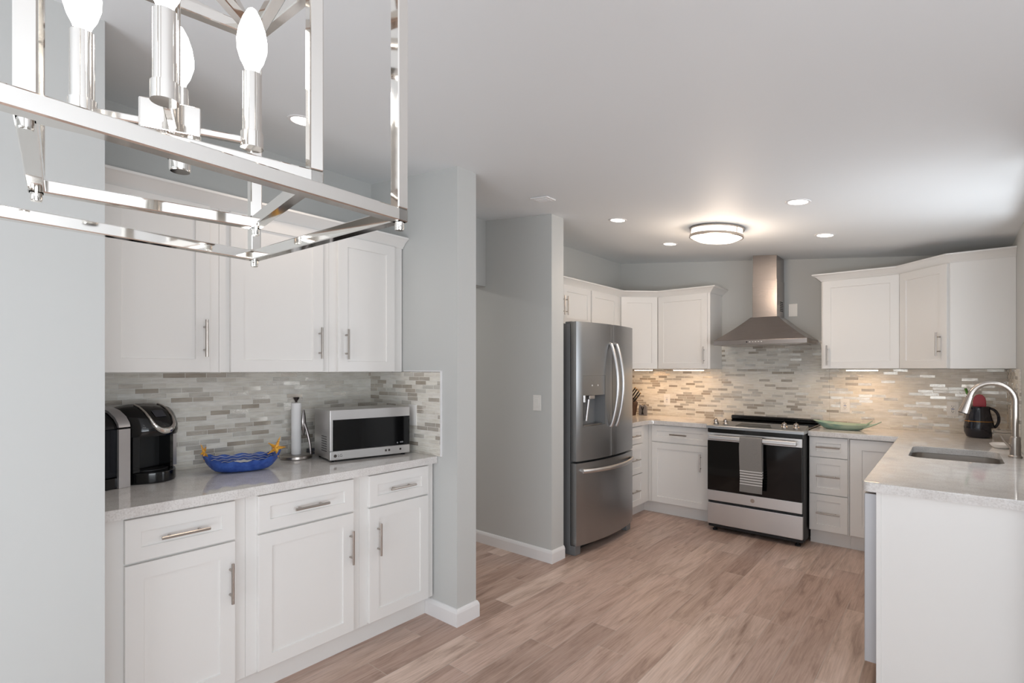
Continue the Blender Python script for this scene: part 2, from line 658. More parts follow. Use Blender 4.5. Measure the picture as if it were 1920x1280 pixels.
def sweep(bm, path, prof):
    """closed profile of (outward, z) swept along a plan path with mitred corners; outward is to the right of travel"""
    n = len(path)
    P = [Vector(p) for p in path]
    dirs = [(P[i + 1] - P[i]).normalized() for i in range(n - 1)]
    nor = [Vector((d.y, -d.x)) for d in dirs]
    rings = []
    for i in range(n):
        if i == 0:
            m = nor[0]
        elif i == n - 1:
            m = nor[-1]
        else:
            m = nor[i - 1] + nor[i]
            m = m / (m.dot(nor[i]))
        rings.append([bm.verts.new((P[i].x + m.x * o, P[i].y + m.y * o, z)) for o, z in prof])
    fs = []
    k = len(prof)
    for A, B in zip(rings, rings[1:]):
        for j in range(k):
            fs.append(bm.faces.new([A[j], A[(j + 1) % k], B[(j + 1) % k], B[j]]))
    fs += [bm.faces.new(rings[0][::-1]), bm.faces.new(rings[-1])]
    bmesh.ops.recalc_face_normals(bm, faces=fs)


def baseboard(name, path):
    bm = new()
    sweep(bm, path, [(0, 0), (0.015, 0), (0.015, 0.072), (0.011, 0.084), (0.006, 0.092), (0, 0.094)])
    return struct(name, bm, M_TRIM)


baseboard('baseboard_partition', [(-2.343, YS0), (XS, YS0), (XS, YS1), (XL, YS1)])
baseboard('baseboard_hall', [(-6.0, YH0), (XH, YH0), (XH, YH1)])
baseboard('baseboard_dining', [(XS, -2.5), (XS, 0.422)])

# tile backsplashes
t = 0.008
bm = new()
bx(bm, XL + 0.0005, XL + t, 0.4225, YS0 - 0.0005, 0.9255, 1.4075)
tag(obj('tile_backsplash', bm, M_TILE_X, None, False), 'glass mosaic backsplash behind the coffee maker, blue bowl and microwave', 'backsplash', 'mosaic tile backsplashes')
bm = new()
bx(bm, XL + t + 0.0005, -2.2195, YS0 - t, YS0 - 0.0005, 0.9255, 1.4075)
tag(obj('tile_backsplash', bm, M_TILE_Y, None, False), 'short mosaic side splash to the right of the microwave on the gray partition', 'backsplash', 'mosaic tile backsplashes')
bm = new()
bx(bm, -2.219, -2.212, YS0 - t - 0.002, YS0 - 0.0005, 0.926, 1.409)
bx(bm, -2.549, -2.212, YS0 - t - 0.002, YS0 - 0.0005, 1.4091, 1.4155)
struct('trim_1', bm, M_TRIM)
bm = new()
for x0, x1, z1 in ((XL, -1.766, 1.425), (-1.766, -0.83, 1.68), (-0.83, XR, 1.425)):
    bx(bm, x0 + 0.0005, x1 - 0.0005, YB - t, YB - 0.0005, 0.9255, z1)
tag(obj('tile_backsplash', bm, M_TILE_Y, None, False), 'long mosaic tile backsplash across the kitchen back wall behind the range', 'backsplash', 'mosaic tile backsplashes')
bm = new()
bx(bm, XR - t, XR - 0.0005, 4.38, YB - t - 0.0005, 0.9255, 1.425)
tag(obj('tile_backsplash', bm, M_TILE_X, None, False), 'narrow mosaic tile strip on the right wall beside the faucet', 'backsplash', 'mosaic tile backsplashes')
bm = new()
bx(bm, XL + 0.0005, XL + t, 4.223, YB - t - 0.0005, 0.9255, 1.425)
tag(obj('tile_backsplash', bm, M_TILE_X, None, False), 'mosaic tile behind the knife block, mostly hidden by the refrigerator', 'backsplash', 'mosaic tile backsplashes')


# ------------------------------------------------------------------ cabinetry (local: x along the face, y into the cabinet, z up)
def shaker(bm, x0, x1, z0, z1, rail=0.058, th=0.019, rec=0.007, y=-0.02):
    """one shaker front: raised frame, recessed flat panel; its front at y"""
    e = 0.0015
    yf, yr = y, y + rec
    xi0, xi1, zi0, zi1 = x0 + rail, x1 - rail, z0 + rail, z1 - rail

    def R(a, b, c, d, yy):
        return [bm.verts.new(p) for p in ((a, yy, c), (b, yy, c), (b, yy, d), (a, yy, d))]
    back = R(x0, x1, z0, z1, y + th)
    side = R(x0, x1, z0, z1, yf + e)
    fr = R(x0 + e, x1 - e, z0 + e, z1 - e, yf)
    inn = R(xi0, xi1, zi0, zi1, yf)
    pan = R(xi0 + 0.002, xi1 - 0.002, zi0 + 0.002, zi1 - 0.002, yr)
    fs = []
    for A, B in ((back, side), (side, fr), (fr, inn), (inn, pan)):
        for i in range(4):
            fs.append(bm.faces.new([A[i], A[(i + 1) % 4], B[(i + 1) % 4], B[i]]))
    fs.append(bm.faces.new(pan))
    fs.append(bm.faces.new(back[::-1]))
    bmesh.ops.recalc_face_normals(bm, faces=fs)


def handle(parent, x, z, vertical, length=0.165, y=-0.02):
    bm = new()
    yb = y - 0.032
    h = length / 2
    if vertical:
        tube(bm, [(x, yb, z - h), (x, yb, z + h)], 0.0058, 10)
        for s in (-1, 1):
            tube(bm, [(x, yb, z + s * h * 0.62), (x, y, z + s * h * 0.62)], 0.0045, 8)
    else:
        tube(bm, [(x - h, yb, z), (x + h, yb, z)], 0.0058, 10)
        for s in (-1, 1):
            tube(bm, [(x + s * h * 0.62, yb, z), (x + s * h * 0.62, y, z)], 0.0045, 8)
    return obj('handle', bm, M_NICKEL, parent)


def front(root, kind, x0, x1, z0, z1, hx=None, hz=None, vert=True, rail=0.058):
    bm = new()
    shaker(bm, x0, x1, z0, z1, rail)
    o = obj(kind, bm, M_CAB, root)
    if hx is not None:
        handle(o, hx, hz, vert)
    return o


def base_cabinet(label, loc, rotz, w, depth, group, toe=0.06, h=0.885, zb=0.115):
    r = thing('base_cabinet', label, 'cabinet', loc, rotz, group)
    bm = new()
    bx(bm, 0.0005, w - 0.0005, 0, depth, zb, h, 0.0012, 1)
    obj('body', bm, M_CAB, r)
    bm = new()
    bx(bm, 0, w, toe, depth - 0.02, 0, zb)
    obj('toe_kick', bm, M_CAB, r)
    return r


def wall_cabinet(label, loc, rotz, w, depth, z0, z1, group):
    r = thing('wall_cabinet', label, 'cabinet', loc, rotz, group)
    bm = new()
    bx(bm, 0.0005, w - 0.0005, 0, depth, z0, z1, 0.0012, 1)
    obj('body', bm, M_CAB, r)
    return r


RX = math.pi / 2   # face towards +X
GA = 'white base cabinets in the coffee alcove'
GU = 'white wall cabinets in the coffee alcove'
XF = -2.285
for (y0, y1, d0, d1, hinge, lab) in (
        (0.426, 0.940, 0.515, 0.892, 'r', 'white shaker base cabinet under the coffee maker, nearest the camera'),
        (0.940, 1.493, 0.986, 1.450, 'r', 'wide middle white shaker base cabinet below the blue bowl'),
        (1.493, 1.980, 1.540, 1.932, 'l', 'white shaker base cabinet below the microwave, next to the partition')):
    r = base_cabinet(lab, (XF, y0, 0), RX, y1 - y0, 0.615, GA)
    a, b = d0 - y0, d1 - y0
    front(r, 'drawer', a, b, 0.718, 0.876, (a + b) / 2, 0.794, False, 0.05)
    front(r, 'door', a, b, 0.124, 0.709, b - 0.022 if hinge == 'r' else a + 0.052 - 0.002, 0.547, True)
XU = -2.57
for (y0, y1, d0, d1, hinge, lab) in (
        (0.426, 0.940, 0.510, 0.896, 'r', 'white shaker wall cabinet above the coffee maker, nearest the camera'),
        (0.940, 1.491, 0.984, 1.448, 'r', 'wide middle white shaker wall cabinet above the blue bowl'),
        (1.491, 1.980, 1.536, 1.912, 'l', 'white shaker wall cabinet above the microwave, next to the partition')):
    r = wall_cabinet(lab, (XU, y0, 0), RX, y1 - y0, 0.334, 1.408, 2.172, GU)
    a, b = d0 - y0, d1 - y0
    front(r, 'door', a, b, 1.409, 2.158, b - 0.024 if hinge == 'r' else a + 0.045, 1.560, True)


def crown(name, path, label, z0=2.16, zt=2.218, out=0.062):
    """crown moulding along a plan path; outward is to the right of travel"""
    prof = [(0.0008, z0), (0.004, z0), (0.010, z0 + 0.010), (0.016, z0 + 0.014), (0.030, z0 + 0.030), (0.048, z0 + 0.042), (out - 0.006, zt - 0.012),
            (out, zt - 0.010), (out, zt), (0.0008, zt)]
    bm = new()
    sweep(bm, path, prof)
    return tag(obj(name, bm, M_CAB, None), label, 'moulding')


# path runs so that the room is on its right
crown('crown_moulding', [(XU, 0.426), (XU, YS0 - 0.003)], 'white crown moulding on top of the alcove wall cabinets')

# worktop of the alcove
def slab(bm, outer, holes, z0, z1, bev=0.004):
    def loop(pts):
        vs = [bm.verts.new((x, y, z1)) for x, y in pts]
        return [bm.edges.new((vs[i], vs[(i + 1) % len(vs)])) for i in range(len(vs))]
    es = loop(outer)
    for h in holes:
        es += loop(h)
    g = bmesh.ops.triangle_fill(bm, use_beauty=True, use_dissolve=False, edges=es)
    fs = [f for f in g['geom'] if isinstance(f, bmesh.types.BMFace)]
    bmesh.ops.recalc_face_normals(bm, faces=fs)
    if fs[0].normal.z > 0:
        bmesh.ops.reverse_faces(bm, faces=fs)
    ex = bmesh.ops.extrude_face_region(bm, geom=fs)
    vs = [e for e in ex['geom'] if isinstance(e, bmesh.types.BMVert)]
    bmesh.ops.translate(bm, verts=vs, vec=(0, 0, z0 - z1))
    bmesh.ops.recalc_face_normals(bm, faces=bm.faces[:])
    if bev:
        ed = [e for e in bm.edges if len(e.link_faces) == 2 and abs(e.verts[0].co.z - z1) < 1e-6 and abs(e.verts[1].co.z - z1) < 1e-6
              and e.calc_face_angle(0) > 1.0]
        bmesh.ops.bevel(bm, geom=ed, offset=bev, segments=2, profile=0.5, affect='EDGES')


def arc(cx, cy, r, a0, a1, n=6):
    return [(cx + r * math.cos(math.radians(a0 + (a1 - a0) * i / n)), cy + r * math.sin(math.radians(a0 + (a1 - a0) * i / n))) for i in range(n + 1)]


bm = new()
slab(bm, [(XL + 0.001, 0.424), (-2.250, 0.424), (-2.250, YS0 - 0.003), (XL + 0.001, YS0 - 0.003)], [], 0.886, 0.925)
tag(obj('worktop', bm, M_QUARTZ), 'glossy light quartz worktop under the coffee maker and microwave', 'worktop', 'quartz worktops')

# kitchen base cabinets
GK = 'white base cabinets in the kitchen'
r = base_cabinet('white three-drawer base cabinet squeezed between refrigerator and corner', (-2.305, 4.235, 0), RX, 0.575, 0.598, GK, 0.075)
bm = new()
bx(bm, 0.5755, 0.645, 0.0755, 0.095, 0, 0.115)
bx(bm, 0.635, 0.645, 0.0008, 0.0755, 0, 0.115)
obj('toe_kick', bm, M_CAB, r)
front(r, 'drawer', 0.02, 0.425, 0.716, 0.876, 0.2225, 0.795, False, 0.05)
front(r, 'drawer', 0.02, 0.425, 0.428, 0.708, 0.2225, 0.568, False, 0.055)
front(r, 'drawer', 0.02, 0.425, 0.124, 0.420, 0.2225, 0.272, False, 0.055)
r = base_cabinet('white base cabinet with one drawer and door, left of the range', (-2.305, 4.81, 0), 0, 0.643, 0.53, GK, 0.06)
front(r, 'drawer', 0.044, 0.60, 0.718, 0.876, 0.322, 0.797, False, 0.05)
front(r, 'door', 0.044, 0.60, 0.124, 0.709, 0.53, 0.556, True)
r = base_cabinet('white base cabinet with three stacked drawers, right of the range', (-0.893, 4.81, 0), 0, 0.28, 0.53, GK, 0.06)
front(r, 'drawer', 0.008, 0.270, 0.718, 0.876, 0.139, 0.800, False, 0.045)
front(r, 'drawer', 0.008, 0.270, 0.421, 0.711, 0.139, 0.566, False, 0.05)
front(r, 'drawer', 0.008, 0.270, 0.124, 0.414, 0.139, 0.269, False, 0.05)
r = base_cabinet('white corner base cabinet with tall plain door, partly behind the peninsula', (-0.612, 4.81, 0), 0, 0.925, 0.53, GK, 0.06)
front(r, 'door', 0.004, 0.33, 0.124, 0.876, None, None, True, 0.078)
r = base_cabinet('white sink base cabinet under the sink, facing the range aisle', (-0.245, 4.79, 0), -RX, 1.36, 0.56, GK, 0.06)
bmd = r.children[0]
r2 = r
front(r, 'door', 0.55, 0.94, 0.124, 0.709, 0.91, 0.62, True)
front(r, 'door', 0.95, 1.34, 0.124, 0.709, 0.98, 0.62, True)

# cut the sink cabinet's body down so the bowl hangs free inside
me = bmd.data
for v_ in me.vertices:
    if v_.co.z > 0.5:
        v_.co.z -= 0.22

# dishwasher and end panel of the peninsula
r = thing('dishwasher', 'stainless dishwasher at the end of the peninsula, seen edge on', 'dishwasher', (-0.25, 3.40, 0), -RX)
bm = new()
bx(bm, 0.003, 0.597, 0.0, 0.54, 0.1, 0.87)
obj('body', bm, M_FRSIDE, r)
bm = new()
bx(bm, 0.004, 0.606, -0.05, -0.001, 0.115, 0.868, 0.004)
obj('door', bm, mat('light gray door edge', rgb(178, 178, 181), 0.4, 0.2), r)
bm = new()
bx(bm, 0.02, 0.58, 0.03, 0.5, 0.0, 0.1)
obj('kick_plate', bm, M_BLACKM, r)

bm = new()
bx(bm, -0.254, XR - 0.001, 2.772, 2.790, 0.0, 0.884, 0.001)
bx(bm, -0.254, -0.236, 2.768, 2.773, 0.0, 0.884, 0.0008)
tag(obj('end_panel', bm, M_CAB), 'tall white end panel of the peninsula, below the sink worktop', 'panel')

# kitchen worktops
bm = new()
slab(bm, [(XL + 0.001, 4.222), (-2.27, 4.222), (-2.27, 4.70)] + arc(-2.21, 4.705, 0.06, 180, 90, 4)[1:] + [(-1.662, 4.765), (-1.662, YB - 0.001), (XL + 0.001, YB - 0.001)], [], 0.886, 0.925)
tag(obj('worktop', bm, M_QUARTZ), 'corner quartz worktop with knife block, between refrigerator and range', 'worktop', 'quartz worktops')
SX0, SX1, SY0, SY1 = -0.192, 0.212, 3.715, 4.275


def rrect(x0, x1, y0, y1, r, n=6):
    return arc(x1 - r, y1 - r, r, 0, 90, n) + arc(x0 + r, y1 - r, r, 90, 180, n) + arc(x0 + r, y0 + r, r, 180, 270, n) + arc(x1 - r, y0 + r, r, 270, 360, n)


bm = new()
slab(bm, [(-0.892, YB - 0.001), (-0.892, 4.765), (-0.302, 4.765), (-0.302, 2.775)] + arc(-0.270, 2.772, 0.032, 180, 270, 5) + [(XR - 0.001, 2.74), (XR - 0.001, YB - 0.001)],
     [rrect(SX0, SX1, SY0, SY1, 0.07)], 0.886, 0.925)
tag(obj('worktop', bm, M_QUARTZ), 'L-shaped quartz worktop holding the sink, peninsula and green tray', 'worktop', 'quartz worktops')

# undermount sink
r = thing('kitchen_sink', 'undermount stainless single-bowl sink set in the peninsula worktop', 'sink', ((SX0 + SX1) / 2, (SY0 + SY1) / 2, 0.69))
cx_, cy_ = (SX0 + SX1) / 2, (SY0 + SY1) / 2
hx_, hy_ = (SX1 - SX0) / 2, (SY1 - SY0) / 2
bm = new()
rings = []
for (gx, rr, z) in ((0.018, 0.085, 0.194), (0.003, 0.073, 0.194), (0.003, 0.073, 0.190), (0.0, 0.07, 0.06), (-0.008, 0.065, 0.022), (-0.03, 0.05, 0.004), (-0.06, 0.03, 0.0)):
    rings.append([bm.verts.new((x, y, z)) for x, y in rrect(-hx_ - gx, hx_ + gx, -hy_ - gx, hy_ + gx, rr)])
for A, B in zip(rings, rings[1:]):
    n = len(A)
    for i in range(n):
        bm.faces.new([A[i], A[(i + 1) % n], B[(i + 1) % n], B[i]])
bm.faces.new(rings[-1])
bmesh.ops.recalc_face_normals(bm, faces=bm.faces[:])
if bm.faces[-1].normal.z < 0:
    bmesh.ops.reverse_faces(bm, faces=bm.faces[:])
o = obj('basin', bm, M_SINK, r)
bm = new()
lathe(bm, [(0.0, 0.001), (0.03, 0.001), (0.042, 0.004), (0.045, 0.001)], 24)
obj('drain', bm, M_CHROME, r)

# ------------------------------------------------------------------ kitchen wall cabinets
GW = 'white wall cabinets in the kitchen'
YF = 5.01
r = wall_cabinet('short white double-door wall cabinet above the refrigerator', (-2.575, 3.24, 0), RX, 0.905, 0.328, 1.815, 2.172, GW)
front(r, 'door', 0.012, 0.449, 1.82, 2.158, 0.425, 1.975, True, 0.055)
front(r, 'door', 0.453, 0.893, 1.82, 2.158, 0.477, 1.975, True, 0.055)
r = wall_cabinet('narrow tall white wall cabinet between refrigerator top and corner cabinet', (-2.575, 4.145, 0), RX, 0.575, 0.328, 1.428, 2.172, GW)
front(r, 'door', 0.008, 0.488, 1.430, 2.158, 0.035, 1.58, True)


def corner_cabinet(label, plan, z0, z1, a, b, hfrac):
    r = thing('corner_cabinet', label, 'cabinet', (plan[0][0], plan[0][1], 0), 0, GW)
    bm = new()
    prism(bm, [(x - plan[0][0], y - plan[0][1]) for x, y in plan], z0, z1)
    obj('body', bm, M_CAB, r, False)
    av, bv = Vector(a), Vector(b)
    w = (bv - av).length
    ang = math.atan2(bv.y - av.y, bv.x - av.x)
    bm = new()
    shaker(bm, 0.008, w - 0.008, z0 + 0.002, z1 - 0.014)
    d = obj('door', bm, M_CAB, r, True, (av.x - plan[0][0], av.y - plan[0][1], 0), ang)
    if hfrac:
        handle(d, w * hfrac, 1.60, True)
    return r


corner_cabinet('diagonal white corner cabinet on the left, above the knife block', [(XL + 0.001, YB - 0.001), (XL + 0.001, 4.722), (-2.575, 4.722), (-2.297, 5.0), (-2.297, YB - 0.001)],
               1.428, 2.172, (-2.575, 4.722), (-2.297, 5.0), None)
r = wall_cabinet('white single-door wall cabinet left of the range hood', (-2.296, YF, 0), 0, 0.530, YB - YF - 0.001, 1.428, 2.172, GW)
front(r, 'door', 0.008, 0.508, 1.430, 2.158, 0.478, 1.56, True)
r = wall_cabinet('white single-door wall cabinet right of the range hood', (-0.838, YF, 0), 0, 0.536, YB - YF - 0.001, 1.428, 2.172, GW)
front(r, 'door', 0.012, 0.528, 1.430, 2.158, 0.046, 1.54, True)
corner_cabinet('diagonal white corner cabinet at far right, above the dark pitcher', [(-0.301, YB - 0.001), (-0.301, 5.005), (-0.008, 4.70), (XR - 0.001, 4.70), (XR - 0.001, YB - 0.001)],
               1.428, 2.172, (-0.301, 5.005), (-0.008, 4.70), 0.86)
crown('crown_moulding', [(-2.575, YH1 + 0.003), (-2.575, 4.722), (-2.297, 5.005), (-1.766, YF), (-1.766, YB - 0.001)][::1],
      'white crown moulding on the left kitchen cabinets, running around the corner') if True else None
crown('crown_moulding', [(-0.838, YB - 0.001), (-0.838, YF), (-0.301, YF), (-0.008, 4.70), (XR - 0.001, 4.70)],
      'white crown moulding on the right kitchen cabinets, ending at the right wall')

# under-cabinet light bars
for (x0, x1, lab) in ((-2.60, -2.40, 'lit under-cabinet light bar beside the refrigerator, above the knife block'),
                      (-2.17, -1.86, 'lit under-cabinet light bar beneath the cabinet left of the hood'),
                      (-0.676, -0.452, 'lit under-cabinet light bar beneath the cabinet right of the hood')):
    w = x1 - x0
    r = thing('under_cabinet_light', lab, 'light', ((x0 + x1) / 2, 5.10, 1.410), 0, 'under-cabinet light bars')
    bm = new()
    bx(bm, -w / 2, w / 2, -0.02, 0.02, 0.006, 0.0175, 0.002)
    obj('housing', bm, M_PLASTIC, r)
    bm = new()
    bx(bm, -w / 2 + 0.004, w / 2 - 0.004, -0.017, 0.017, 0.0, 0.006, 0.002)
    obj('lens', bm, M_STRIP, r)
    area_light('under_cabinet_lamp', ((x0 + x1) / 2, 5.10, 1.405), (0, 0, 0), w, 0.03, 1.25, (1.0, 0.62, 0.33))

# ------------------------------------------------------------------ refrigerator (local x along face, y into it)
FW = 0.905
r = thing('refrigerator', 'stainless french-door refrigerator with water dispenser and bottom freezer', 'refrigerator', (-2.165, 3.305, 0), RX)


def bow(x):
    return -0.052 * (1 - ((x - FW / 2) / (FW / 2)) ** 2)


bm = new()
bx(bm, 0.004, FW - 0.004, 0.066, 0.715, 0.03, 1.775, 0.004)
obj('case', bm, M_FRSIDE, r)


def fridge_door(name, x0, x1, z0, z1, cav=None):
    bm = new()
    n = 14
    xs = [x0 + (x1 - x0) * i / n for i in range(n + 1)]
    zs = [z0, z1]
    if cav:
        xs = sorted(set([x for x in xs if abs(x - cav[0]) > 0.012 and abs(x - cav[1]) > 0.012] + [cav[0], cav[1]]))
        zs = [z0, cav[2], cav[3], z1]
    e = 0.006

    def yf(x):
        k = 0.0
        for ed in (x0, x1):
            dd = abs(x - ed)
            if dd < 0.001:
                k = e
        return bow(x) + k
    V = {}
    for i, x in enumerate(xs):
        for j, z in enumerate(zs):
            V[i, j] = bm.verts.new((x, yf(x), z))
    fs = []
    for i in range(len(xs) - 1):
        for j in range(len(zs) - 1):
            if cav and xs[i] >= cav[0] - 1e-6 and xs[i + 1] <= cav[1] + 1e-6 and j == 1:
                continue
            fs.append(bm.faces.new([V[i, j], V[i + 1, j], V[i + 1, j + 1], V[i, j + 1]]))
    J = len(zs) - 1
    B0 = [bm.verts.new((x, 0.058, z0)) for x in xs]
    B1 = [bm.verts.new((x, 0.058, z1)) for x in xs]
    for i in range(len(xs) - 1):
        fs.append(bm.faces.new([B0[i], B0[i + 1], V[i + 1, 0], V[i, 0]]))
        fs.append(bm.faces.new([V[i, J], V[i + 1, J], B1[i + 1], B1[i]]))
    fs.append(bm.faces.new([B0[0]] + [V[0, j] for j in range(J + 1)] + [B1[0]]))
    fs.append(bm.faces.new(([B0[-1]] + [V[len(xs) - 1, j] for j in range(J + 1)] + [B1[-1]])[::-1]))
    bmesh.ops.recalc_face_normals(bm, faces=fs)
    if sum(f.normal.y for f in fs) > 0:
        bmesh.ops.reverse_faces(bm, faces=fs)
    return obj(name, bm, M_STEELD, r)


CAV = (0.062, 0.335, 0.985, 1.375)
ld = fridge_door('door', 0.0, 0.450, 0.722, 1.788, CAV)
rd = fridge_door('door', 0.4555, FW, 0.722, 1.788)
fd = fridge_door('freezer_drawer', 0.0, FW, 0.080, 0.706)
# dispenser set into the left door
bm = new()
x0, x1, z0, z1 = CAV
ya = lambda x: bow(x) + 0.001
P = [(x0, ya(x0)), ((x0 + x1) / 2, ya((x0 + x1) / 2)), (x1, ya(x1))]
prism(bm, [(x0 + .001, ya(x0))] + [P[1]] + [(x1 - .001, ya(x1)), (x1 - .001, 0.03), (x0 + .001, 0.03)], 1.222, z1 - .001)
disp = obj('dispenser_panel', bm, M_STEELD, ld)
bm = new()
V = [bm.verts.new(p) for p in ((x0, ya(x0), 1.222), (x1, ya(x1), 1.222), (x1, ya(x1), z0), (x0, ya(x0), z0),
                               (x0 + .006, 0.045, 1.222), (x1 - .006, 0.045, 1.222), (x1 - .006, 0.045, z0), (x0 + .006, 0.045, z0))]
for q in ((0, 4, 5, 1), (1, 5, 6, 2), (2, 6, 7, 3), (3, 7, 4, 0), (4, 7, 6, 5)):
    bm.faces.new([V[i] for i in q])
obj('dispenser_recess', bm, M_FRSIDE, ld, False)
bm = new()
bx(bm, 0.15, 0.23, -0.020, 0.035, 1.190, 1.222, 0.006)
tube(bm, [(0.165, 0.000, 1.19), (0.160, 0.020, 1.02)], 0.012, 10)
tube(bm, [(0.090, -0.005, 1.222), (0.090, -0.005, 1.17)], 0.014, 10)
obj('dispenser_nozzle', bm, M_STEEL, ld)
bm = new()
bx(bm, x0 + 0.004, x1 - 0.004, -0.028, 0.04, z0 + 0.0005, z0 + 0.008, 0.002)
obj('drip_tray', bm, M_NICKEL, ld)
M_IND = mat('pale indicator', rgb(215, 214, 210), 0.4)
for xx in (0.170, 0.240):
    bm = new()
    bx(bm, xx - 0.006, xx + 0.006, bow(xx) - 0.001, bow(xx) + 0.004, 1.292, 1.304, 0.001)
    obj('indicator_light', bm, M_IND, disp)
# door handles: tall outward-bowed bars
for (dx, par) in ((0.408, ld), (0.497, rd)):
    pts, rs = [], []
    for i in range(21):
        t_ = i / 20
        b_ = math.sin(math.pi * t_)
        pts.append((dx, bow(dx) - 0.012 - 0.062 * b_ ** 0.8, 0.962 + 0.668 * t_))
        rs.append(0.0115)
    bm = new()
    tube(bm, pts, rs, 12, True, 1.25)
    for s in (0, 20):
        p = pts[s]
        tube(bm, [(p[0], p[1] - 0.002, p[2]), (p[0], bow(dx) + 0.004, p[2])], 0.011, 10)
    obj('handle', bm, M_STEEL, par)
pts = []
for i in range(25):
    t_ = i / 24
    x = 0.05 + 0.80 * t_
    pts.append((x, bow(x) - 0.012 - 0.045 * math.sin(math.pi * t_) ** 0.7, 0.645))
bm = new()
tube(bm, pts, 0.0135, 12, True, 1.2)
for s in (0, 24):
    p = pts[s]
    tube(bm, [p, (p[0], bow(p[0]) + 0.004, p[2])], 0.012, 10)
obj('handle', bm, M_STEEL, fd)
for xx in (0.06, FW - 0.06):
    bm = new()
    bx(bm, xx - 0.04, xx + 0.04, 0.062, 0.12, 1.776, 1.793, 0.003)
    obj('hinge_cover', bm, M_FRSIDE, r)
for xx in (0.045, FW - 0.045):
    bm = new()
    bx(bm, xx - 0.038, xx + 0.038, 0.02, 0.12, 0.0, 0.075, 0.006)
    obj('foot', bm, M_FRSIDE, r)
bm = new()
bx(bm, 0.09, FW - 0.09, 0.07, 0.09, 0.012, 0.07)
obj('grille', bm, M_BLACKM, r)

# ------------------------------------------------------------------ range
RW = 0.757
r = thing('range', 'slide-in stainless electric range with black glass oven door', 'range', (-1.656, 4.62, 0))
bm = new()
bx(bm, 0.004, RW - 0.004, 0.028, 0.70, 0.035, 0.905)
obj('body', bm, M_BLACKM, r)
bm = new()   # drawer
bx(bm, 0.004, RW - 0.004, 0, 0.03, 0.066, 0.252, 0.004)
obj('drawer', bm, M_STEEL, r)
bm = new()   # oven door frame: steel bottom rail + black glass
bx(bm, 0.004, RW - 0.008, 0.0, 0.026, 0.272, 0.362, 0.003)
dr = obj('oven_door', bm, M_STEEL, r)
bm = new()
bx(bm, 0.004, RW - 0.008, -0.001, 0.026, 0.363, 0.798, 0.003)
obj('door_glass', bm, M_GLASSBLK, dr)
bm = new()
bx(bm, 0.004, RW - 0.008, 0.0, 0.026, 0.799, 0.868, 0.003)
obj('top_rail', bm, M_STEEL, dr)
bm = new()
bx(bm, 0.03, RW - 0.034, -0.066, -0.046, 0.815, 0.852, 0.008, 3)
for xx in (0.045, RW - 0.05):
    bx(bm, xx - 0.012, xx + 0.012, -0.048, 0.002, 0.82, 0.848, 0.003)
obj('handle', bm, M_STEEL, dr)
bm = new()
lathe(bm, [(0.0, 0.0), (0.017, 0.0), (0.017, 0.002), (0.0, 0.002)], 24)
bmesh.ops.rotate(bm, verts=bm.verts[:], cent=(0, 0, 0), matrix=Matrix.Rotation(math.pi / 2, 3, 'X'))
o = obj('emblem', bm, M_NICKEL, dr, True, (RW / 2, 0.001, 0.318))
bm = new()   # black band under the control panel
bx(bm, 0.003, RW - 0.005, 0.010, 0.05, 0.872, 0.908)
obj('vent_band', bm, M_BLACK, r)
bm = new()   # sloped control panel
extrude_profile(bm, [(-0.004, 0.905), (-0.004, 0.925), (0.002, 0.931), (0.16, 0.962), (0.17, 0.945), (0.17, 0.905)], 'x', -0.006, RW + 0.006)
cp = obj('control_panel', bm, M_STEELD, r)
sl = math.atan2(0.031, 0.158)
bm = new()
V = [(-0.15, 0.035), (0.14, 0.035), (0.11, 0.115), (-0.12, 0.115)]
lo = [bm.verts.new((RW / 2 + x, y, 0.931 + (y - 0.002) * math.tan(sl) + 0.0008)) for x, y in V]
bm.faces.new(lo)
ex = bmesh.ops.extrude_face_region(bm, geom=bm.faces[:])
bmesh.ops.translate(bm, verts=[e for e in ex['geom'] if isinstance(e, bmesh.types.BMVert)], vec=(0, 0, 0.0012))
bmesh.ops.recalc_face_normals(bm, faces=bm.faces[:])
obj('display', bm, M_GLASSBLK, cp)
for xx in (0.052, 0.135, 0.605, 0.692):
    bm = new()
    lathe(bm, [(0.0, -0.004), (0.024, -0.004), (0.024, 0.004), (0.019, 0.010), (0.017, 0.030), (0.014, 0.034), (0.0, 0.034)], 20)
    bx(bm, -0.003, 0.003, -0.016, 0.016, 0.030, 0.040, 0.001)
    k = obj('knob', bm, M_NICKEL, cp, True, (xx, 0.075, 0.931 + 0.073 * math.tan(sl) + 0.003))
    k.rotation_euler = (sl, 0, 0)
bm = new()
bx(bm, 0.0, RW, 0.172, 0.70, 0.905, 0.936, 0.003)
ck = obj('cooktop', bm, M_GLASSBLK, r)
bm = new()
bx(bm, 0.0, RW, 0.655, 0.705, 0.936, 0.978, 0.010, 3)
obj('rear_vent_trim', bm, M_BLACK, ck)
for (xx, yy) in ((0.05, 0.06), (RW - 0.05, 0.06), (0.05, 0.64), (RW - 0.05, 0.64)):
    bm = new()
    lathe(bm, [(0.0, 0.0), (0.02, 0.0), (0.02, 0.012), (0.01, 0.014), (0.01, 0.036), (0.0, 0.036)], 14)
    obj('foot', bm, M_RUBBER, r, True, (xx, yy, 0))

